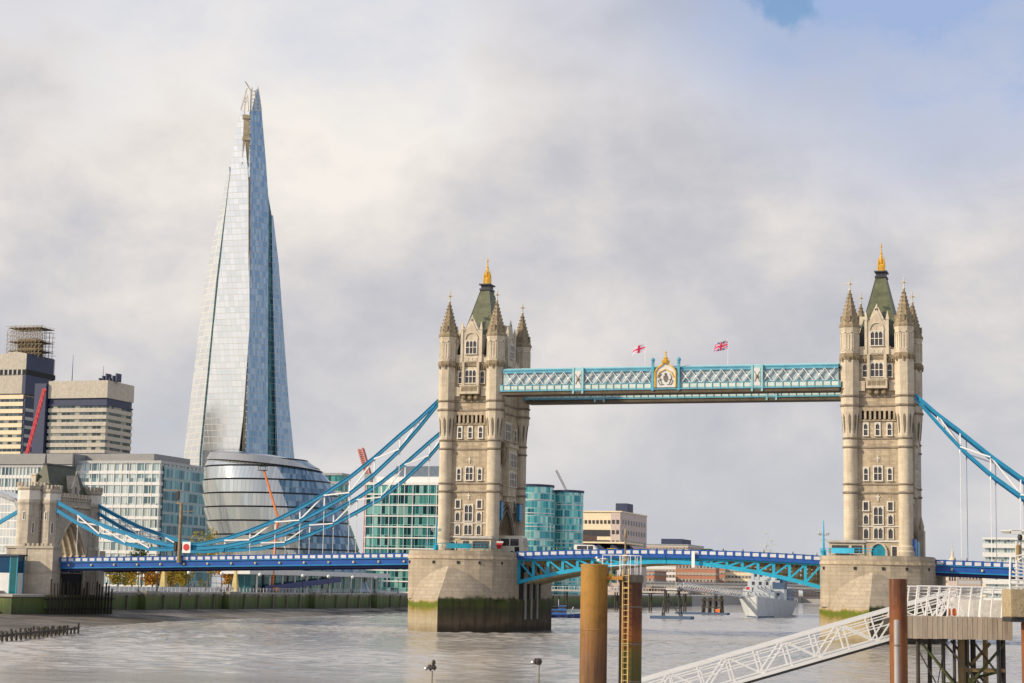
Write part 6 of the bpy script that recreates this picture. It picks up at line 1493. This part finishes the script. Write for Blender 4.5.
lp = pile('mooring_pile', 'dark red rusted mooring pile with a yellow ladder down its side', 63.72, -298.45, .42, 9.45, m_rustR)
c = MB(); c.lathe(0, 0, [(.43, 9.2), (.47, 9.24), (.47, 9.47), (.43, 9.5)], 30); c.build('collar', m_dirt, lp, smooth=30)
for k in range(3): c = MB(); c.lathe(0, 0, [(.421, 5.6+1.35*k), (.432, 5.62+1.35*k), (.421, 5.65+1.35*k)], 30); c.build('weld_band', m_dirt, lp)
l = MB(); a0 = -1.72; ax = Vector((math.cos(a0), math.sin(a0), 0)); tx = Vector((-ax.y, ax.x, 0))
for s in (-.115, .115): l.beam(ax*.5+tx*s+Vector((0, 0, 2)), ax*.5+tx*s+Vector((0, 0, 9.7)), .035, .045, (ax.x, ax.y, 0))
for k in range(36): l.tube(ax*.5+tx*-.115+Vector((0, 0, 2.1+k*.21)), ax*.5+tx*.115+Vector((0, 0, 2.1+k*.21)), .015, .015, 5)
for k in range(4): l.beam(ax*.40+Vector((0, 0, 3+k*2)), ax*.52+Vector((0, 0, 3+k*2)), .2, .03)
l.build('ladder', plain('yellowed galvanised steel', (.45, .33, .13), .6, .2, var=.3), lp)
g = MB()
for k in range(9):
    a = k*2*PI/9; g.tube((.38*math.cos(a), .38*math.sin(a), 9.45), (.38*math.cos(a), .38*math.sin(a), 10.2), .014, .014, 5)
for z in (9.85, 10.2): g.path([(.38*math.cos(k*2*PI/18), .38*math.sin(k*2*PI/18), z) for k in range(19)], .014, 5)
g.build('guard_rail', m_white, lp)
g = MB(); g.tube((-.2, -.1, 9.45), (-.2, -.1, 11.1), .035, .03, 8); g.lathe(-.2, -.1, [(.05, 10.85), (.06, 11.0), (.05, 11.1), (.02, 11.2)], 8); g.box(-.27, -.13, -.17, -.03, 10.0, 10.25); go = g.build('light_post', m_cap, lp)
pf = thing('pile_platform', 'small rusty orange platform with white handrail bridging the two mooring piles', 'platform', (63.05, -298.62, 9.4))
b = MB(); b.box(-.15, .5, -.42, .2, -.1, .03); b.build('plate', plain('orange grating', (.42, .19, .03), .7, var=.3, scale=4), pf); b = MB()
for x in (-.3, .02, .35): b.tube((x, -.27, .03), (x, -.27, .8), .014, .014, 5)
for z in (.42, .8): b.tube((-.3, -.27, z), (.4, -.27, z), .014, .014, 5)
b.build('handrail', m_white, pf); b = MB(); b.box(-.05, .12, -.34, -.22, -.02, .12); b.build('junction_box', m_yel, pf)
pile('mooring_pile', 'dark red brown rusted mooring pile in front of the wooden jetty end', 72.71, -291.3, .345, 9.57, m_rustB)
root = thing('grey_post', 'slim grey pipe standing against the dark red brown pile', 'post', (72.78, -292.6, 0)); m = MB(); m.lathe(0, 0, [(.115, -2), (.115, 7.95), (.09, 8.0)], 16); m.build('pipe', plain('grey pipe', (.30, .27, .25), .6, var=.2, streak=.4), root, smooth=30); m = MB(); [m.lathe(0, 0, [(.13, z), (.13, z+.06)], 16) for z in (5.2, 7.0)]; m.build('clip', m_dirt, root)
def gull(x, y, z, rz, label):
    root = thing('gull', label, 'bird', (x, y, z), rz)
    b = MB(); b.lathe(0, 0, [(.01, -.22), (.05, -.14), (.075, -.02), (.07, .07), (.045, .13), (.035, .16)], 10); b.v = [(p, q2, 0) if False else (r_, p, .15+q*.9-.25*min(0, r_)) for p, q, r_ in b.v for q2 in (0,)]
    h = MB(); h.lathe(.17, 0, [(.01, .17), (.04, .2), (.045, .235), (.03, .27), (.005, .285)], 8)
    k = len(b.v); b.add(h.v, h.f); b.build('body', m_white, root, smooth=True)
    w = MB(); [w.hexa([(-.24, s*.045, .15), (.08, s*.05, .13), (.08, s*.085, .15), (-.22, s*.055, .16)], [(-.26, s*.03, .19), (.1, s*.05, .21), (.08, s*.085, .2), (-.22, s*.05, .19)]) for s in (-1, 1)]; w.build('wing', m_grey, root)
    k = MB(); k.tube((.21, 0, .23), (.28, 0, .215), .012, .004, 5); k.build('beak', m_yel, root); l = MB(); [l.tube((0, s*.025, 0), (0, s*.025, .1), .007, .007, 4) for s in (-1, 1)]; l.build('leg', m_orange, root)
gull(62.66, -298.75, 9.865, PI+.35, 'white and grey gull standing on top of the ochre mooring pile')

# ------------------------------------------------------------------ wooden jetty end with its railings
DA = math.atan2(1.35, 4.6); J = thing('wooden_jetty', 'weathered plank fronted jetty end on a dark trestle, with pale curved railings', 'jetty', (72.06, -282.92, 0), DA)
LJ = 4.74
t = NT('weathered planks'); n = t.noise(1, 6, .65, None, (9, 9, .8)); nn = t.noise(.9, 4); ob = t.n('ShaderNodeObjectInfo')
wv = t.n('ShaderNodeTexWhiteNoise', noise_dimensions='1D'); x, y, z = t.xyz(); t.l(t.math('FLOOR', t.math('DIVIDE', x, .2155)), wv.inputs['W'])
cc = t.ramp(n, [(.3, (.22, .17, .125)), (.55, (.42, .345, .265)), (.8, (.52, .44, .35))]); cc = t.mix(.35, cc, t.ramp(wv.outputs['Value'], [(0, (.32, .26, .2)), (1, (.56, .48, .38))])); m_plank = t.done(cc, .85, 0, n, .4, .02)
m = MB()
for k in range(22):
    x0 = k*.2155; m.box(x0+.006, x0+.2095, -.05+rnd.uniform(-.006, .006), 0, 7.08+rnd.uniform(-.015, .015), 8.06+rnd.uniform(-.01, .01))
m.build('plank_front', m_plank, J, bevel=.005)
m = MB(); [m.box(.03, LJ+.2, .02+k*.2, .02+k*.2+.19, 7.96, 8.02) for k in range(25)]; m.build('decking', m_plank, J)
m = MB(); m.box(0, .05, 0, 5, 7.3, 7.95); m.box(.05, LJ, .3, .55, 7.3, 7.94); m.box(.05, LJ, 4.5, 4.75, 7.3, 7.94); m.box(.05, LJ, 2.4, 2.65, 7.3, 7.94); m.build('bearer', m_timber, J)
m_slime = plain('slimy green timber', (.09, .11, .025), .6, var=.5, scale=2, streak=.5); m_buff = plain('buff timber', (.30, .21, .09), .8, var=.3, streak=.5)
for i, (px_, py_, r_, mt) in enumerate(((.75, .5, .085, m_timber), (1.85, .5, .085, m_timber), (2.35, .6, .07, m_timber), (2.72, .9, .15, m_buff), (3.05, 1.6, .1, m_timber), (3.3, 2.5, .13, m_buff), (3.6, 2.5, .12, m_timber), (4.25, .5, .09, m_black), (4.6, 1.2, .12, m_timber), (.8, 4.6, .1, m_timber), (2.1, 4.6, .1, m_timber), (3.5, 4.6, .12, m_timber), (4.5, 4.0, .12, m_buff))):
    p = MB(); p.lathe(px_, py_, [(r_*1.05, -2), (r_, 7.4)], 10); p.lathe(px_, py_, [(r_*1.25, 7.1), (r_*1.25, 7.2)], 10); p.build('trestle_pile', mt, J, smooth=30)
for A_, B_, w_, mt in (((.9, .45, 6.9), (2.7, .45, 4.6), .08, m_slime), ((.8, .45, 6.5), (1.5, .45, 5.2), .05, m_timber), ((1.8, .4, 7.0), (3.9, .4, 4.6), .09, m_timber), ((3.2, .7, 7.0), (4.7, .7, 5.0), .08, m_timber), ((2.3, 1, 7.0), (4.4, 1, 4.4), .09, m_timber), ((4.6, .9, 6.9), (2.6, .9, 4.6), .10, m_slime), ((3.2, 1.4, 5.9), (4.1, 1.4, 6.9), .12, m_buff), ((2.4, 2, 5.0), (4.7, 2, 5.7), .13, m_slime), ((2.6, .95, 5.75), (4.6, .95, 5.75), .16, m_buff), ((1.7, 4.5, 6.8), (3.4, 4.5, 4.8), .1, m_timber), ((1.9, .42, 6.9), (1.55, .42, 5.0), .04, m_timber)):
    b = MB(); b.beam(A_, B_, w_, w_*1.2, (0, 1, 0)); b.build('trestle_brace', mt, J)
b = MB(); b.box(2.3, 4.7, .8, 2.2, 4.2, 5.15); b.build('slimy_crosshead', m_slime, J)
m_galv = plain('pale galvanised steel', (.60, .59, .57), .4, .25, var=.1)
m_rail = plain('pale railing paint', (.72, .72, .71), .45, var=.06, streak=.15)
def curved_rail(y0, lean, x0, x1, n, h=1.32):
    pr = []
    prof = [(0, 0), (-.10, .35), (-.10, .75), (.04, 1.1), (.22, h)]
    for k in range(n):
        x = x0+(x1-x0)*k/(n-1); p = MB(); p.strip([(x+lean*c, y0-.0-.25*(a+.1), 8.02+b) for a, b in prof for c in (b/h,)], .14, .045, (1, 0, 0)); p.build('railing_post', m_rail, J)
    r = MB(); r.tube((x0-.06+lean, y0-.08, 8.02+h), (x1+lean*.6, y0-.08, 8.02+h), .035, .035, 8)
    for b, a in ((1.2, .1), (1.05, .0), (.9, -.05)): r.tube((x0+lean*b/h, y0-.25*(a+.1), 8.02+b), (x1+lean*b/h, y0-.25*(a+.1), 8.02+b), .018, .018, 6)
    r.each('railing_rail', m_rail, J)
curved_rail(.12, .14, .55, 4.3, 9); curved_rail(4.75, .14, .6, 4.4, 9)
for x, s in ((2.05, 1), (2.3, 1)):
    b = MB(); b.lathe(x, .25, [(.03, 8.08), (.085, 8.12), (.085, 8.36), (.03, 8.42)], 10); b.build('orange_float', plain('float orange', (.75, .16, .02), .5), J)
# ------------------------------------------------------------------ white gangway
def gangway():
    A = Vector((59.65, -283.55, 3.33)); B = Vector((74.42, -279.15, 7.98)); d = (B-A); L = d.length; dn = d.normalized(); side = Vector((-dn.y, dn.x, 0)).normalized(); H = 1.22
    root = thing('white_gangway', 'long white trussed gangway rising from the river to the wooden jetty', 'gangway', (0, 0, 0))
    upv = side.cross(dn)*-1
    if upv.z < 0: upv = -upv
    N = 12; P = lambda s, t, h: A+dn*(s*L)+side*t+upv*h
    for t_ in (0, 1.7):
        c = MB(); c.beam(P(0, t_, 0), P(1, t_, 0), .10, .13, upv); c.beam(P(0, t_, H), P(1, t_, H), .10, .10, upv); c.build('truss_chord', m_white, root)
        r = MB(); r.beam(P(0, t_, H*.52), P(1, t_, H*.52), .03, .05, upv); r.beam(P(0, t_, H*.78), P(1, t_, H*.78), .03, .05, upv); r.build('handrail', m_white, root)
        w = MB()
        for k in range(N+1):
            w.beam(P(k/N, t_, .05), P(k/N, t_, H-.05), .07, .07, side)
            if k < N:
                if k % 2: w.beam(P(k/N, t_, .05), P((k+1)/N, t_, H-.05), .065, .065, side)
                else: w.beam(P(k/N, t_, H-.05), P((k+1)/N, t_, .05), .065, .065, side)
        w.build('truss_web', m_white, root)
    f = MB(); f.beam(P(0, .85, -.02), P(1, .85, -.02), 1.55, .05, upv); f.build('walkway', m_grey, root)
    u = MB(); u.beam(P(0, .02, -.13), P(1, .02, -.13), .12, .1, upv); u.beam(P(0, 1.68, -.13), P(1, 1.68, -.13), .12, .1, upv)
    for k in range(N+1): u.beam(P(k/N, 0, -.12), P(k/N, 1.7, -.12), .08, .08, upv)
    u.build('underframe', m_black, root)
    e = MB()
    for t_ in (0, 1.7): e.beam(P(.96, t_, H), P(1.0, t_, 0), .1, .1, side); e.beam(P(1.0, t_, H), P(.95, t_, .1), .1, .1, side)
    e.each('end_portal', m_white, root)
    pn = thing('gangway_pontoon', 'floating steel pontoon under the lower end of the white gangway', 'pontoon', (57.5, -286, 0)); b = MB(); b.box(-6, 4, -3, 3, -.4, 1.1); b.build('hull', m_grey, pn, bevel=.1); b = MB(); b.box(1.8, 3.4, -1.5, 1.9, 1.1, 3.3); b.build('landing_frame', m_grey, pn)
gangway()
# ------------------------------------------------------------------ stone block, its pile, cage and camera post at the right edge
S = thing('stone_block', 'rough tan stone block bearing the camera post', 'stone block', (76.80, -283.82, 0), .3)
b = MB(); b.box(-.12, 2.6, 0, 1.6, 8.1, 9.28); t = NT('rough tan stone'); n = t.noise(3.5, 8, .7); n2 = t.noise(14, 4, .6); m_tan = t.done(t.mix(.4, t.ramp(n, [(.3, (.24, .18, .10)), (.7, (.44, .36, .22))]), t.ramp(n2, [(.3, (.2, .15, .08)), (.7, (.46, .38, .26))])), .9, 0, n, .6, .08); b.build('block', m_tan, S, bevel=.03)
b = MB(); b.box(-.1, 2.6, .1, 1.6, 7.9, 8.09); b.build('bearing_plate', m_black, S)
pile('support_pile', 'red brown rusted support pile under the stone block', 77.2, -282.9, .18, 7.89, m_rustB)
pile('support_pile', 'second rusted support pile at the far end of the stone block', 78.6, -282.6, .17, 7.89, m_rustB)
G = thing('ladder_cage', 'pale curved rung cage on top of the stone block', 'cage', (77.02, -283.3, 9.28), .3)
r = MB()
for s in (-.36, .42): r.path([(s*(1.18-.05*k*k*.11), 0, k*.27) for k in range(6)], .042, 6)
for s in (-.02, .2): r.path([(s, .12, k*.27) for k in range(6)], .03, 6)
r.each('upright', m_rail, G); r = MB(); [r.tube((-.42+.008*k*k, 0, .08+k*.155), (.48-.008*k*k, 0, .08+k*.145), .036, .036, 6) for k in range(10)]; r.each('rung', m_rail, G)
K = thing('camera_post', 'post carrying a white boxy camera and a dark lamp head above the stone block', 'camera post', (76.97, -283.05, 9.28), .3)
p = MB(); p.tube((0, .25, 0), (0, .25, 2.05), .07, .07, 10); p.build('post', m_galv, K); p = MB(); p.lathe(.05, .22, [(.06, 1.15), (.11, 1.3), (.11, 1.85), (.06, 1.9)], 10); p.build('sleeve', m_buff, K); p = MB(); p.tube((.18, .25, 1.0), (.18, .25, 2.3), .03, .03, 6); p.build('conduit', m_grey, K)
p = MB(); p.box(-.24, .14, .12, .32, 2.34, 2.5); p.box(-.27, .2, .1, .34, 2.5, 2.54); p.build('camera_housing', m_white, K, bevel=.012); p = MB(); p.lathe(.14, .22, [(.05, 2.08), (.1, 2.14), (.11, 2.24), (.07, 2.33)], 12); p.build('lamp_head', m_black, K, smooth=30); p = MB(); p.tube((-.24, .22, 2.42), (-.25, .22, 2.42), .05, .07, 12); p.build('lens', m_dark, K)
# two thin posts close to the camera
def ragged_post(x, y, z, label, extra):
    root = thing('marker_post', label, 'post', (x, y, 0)); q = random.Random(int(x*10))
    p = MB(); p.tube((0, 0, -1), (0, 0, z), .018, .015, 7); p.build('stem', m_dirt, root)
    c = MB()
    for k in range(9): c.lathe(q.uniform(-.12, .12), q.uniform(-.06, .06), [(.01, z+q.uniform(-.02, .05)), (.045, z+.05), (.05, z+.09), (.01, z+.15)], 6)
    if extra: c.lathe(.03, 0, [(.01, z+.14), (.05, z+.18), (.05, z+.22), (.01, z+.27)], 6); c.tube((.0, 0, z+.1), (.03, 0, z+.2), .02)
    c.build('ragged_head', plain('dark ragged head', (.05, .042, .035), .8, var=.5, scale=8), root, smooth=40)
    l = MB(); l.lathe(-.15, -.03, [(.01, z), (.06, z+.04), (.05, z+.08), (.01, z+.1)], 7); l.build('pale_lobe', m_grey, root, smooth=40)
ragged_post(64.55, -322.15, 6.9, 'thin post with a two-tiered dark ragged head in the near water', True)
ragged_post(67.05, -321.4, 7.1, 'thin post with a single dark ragged head in the near water', False)
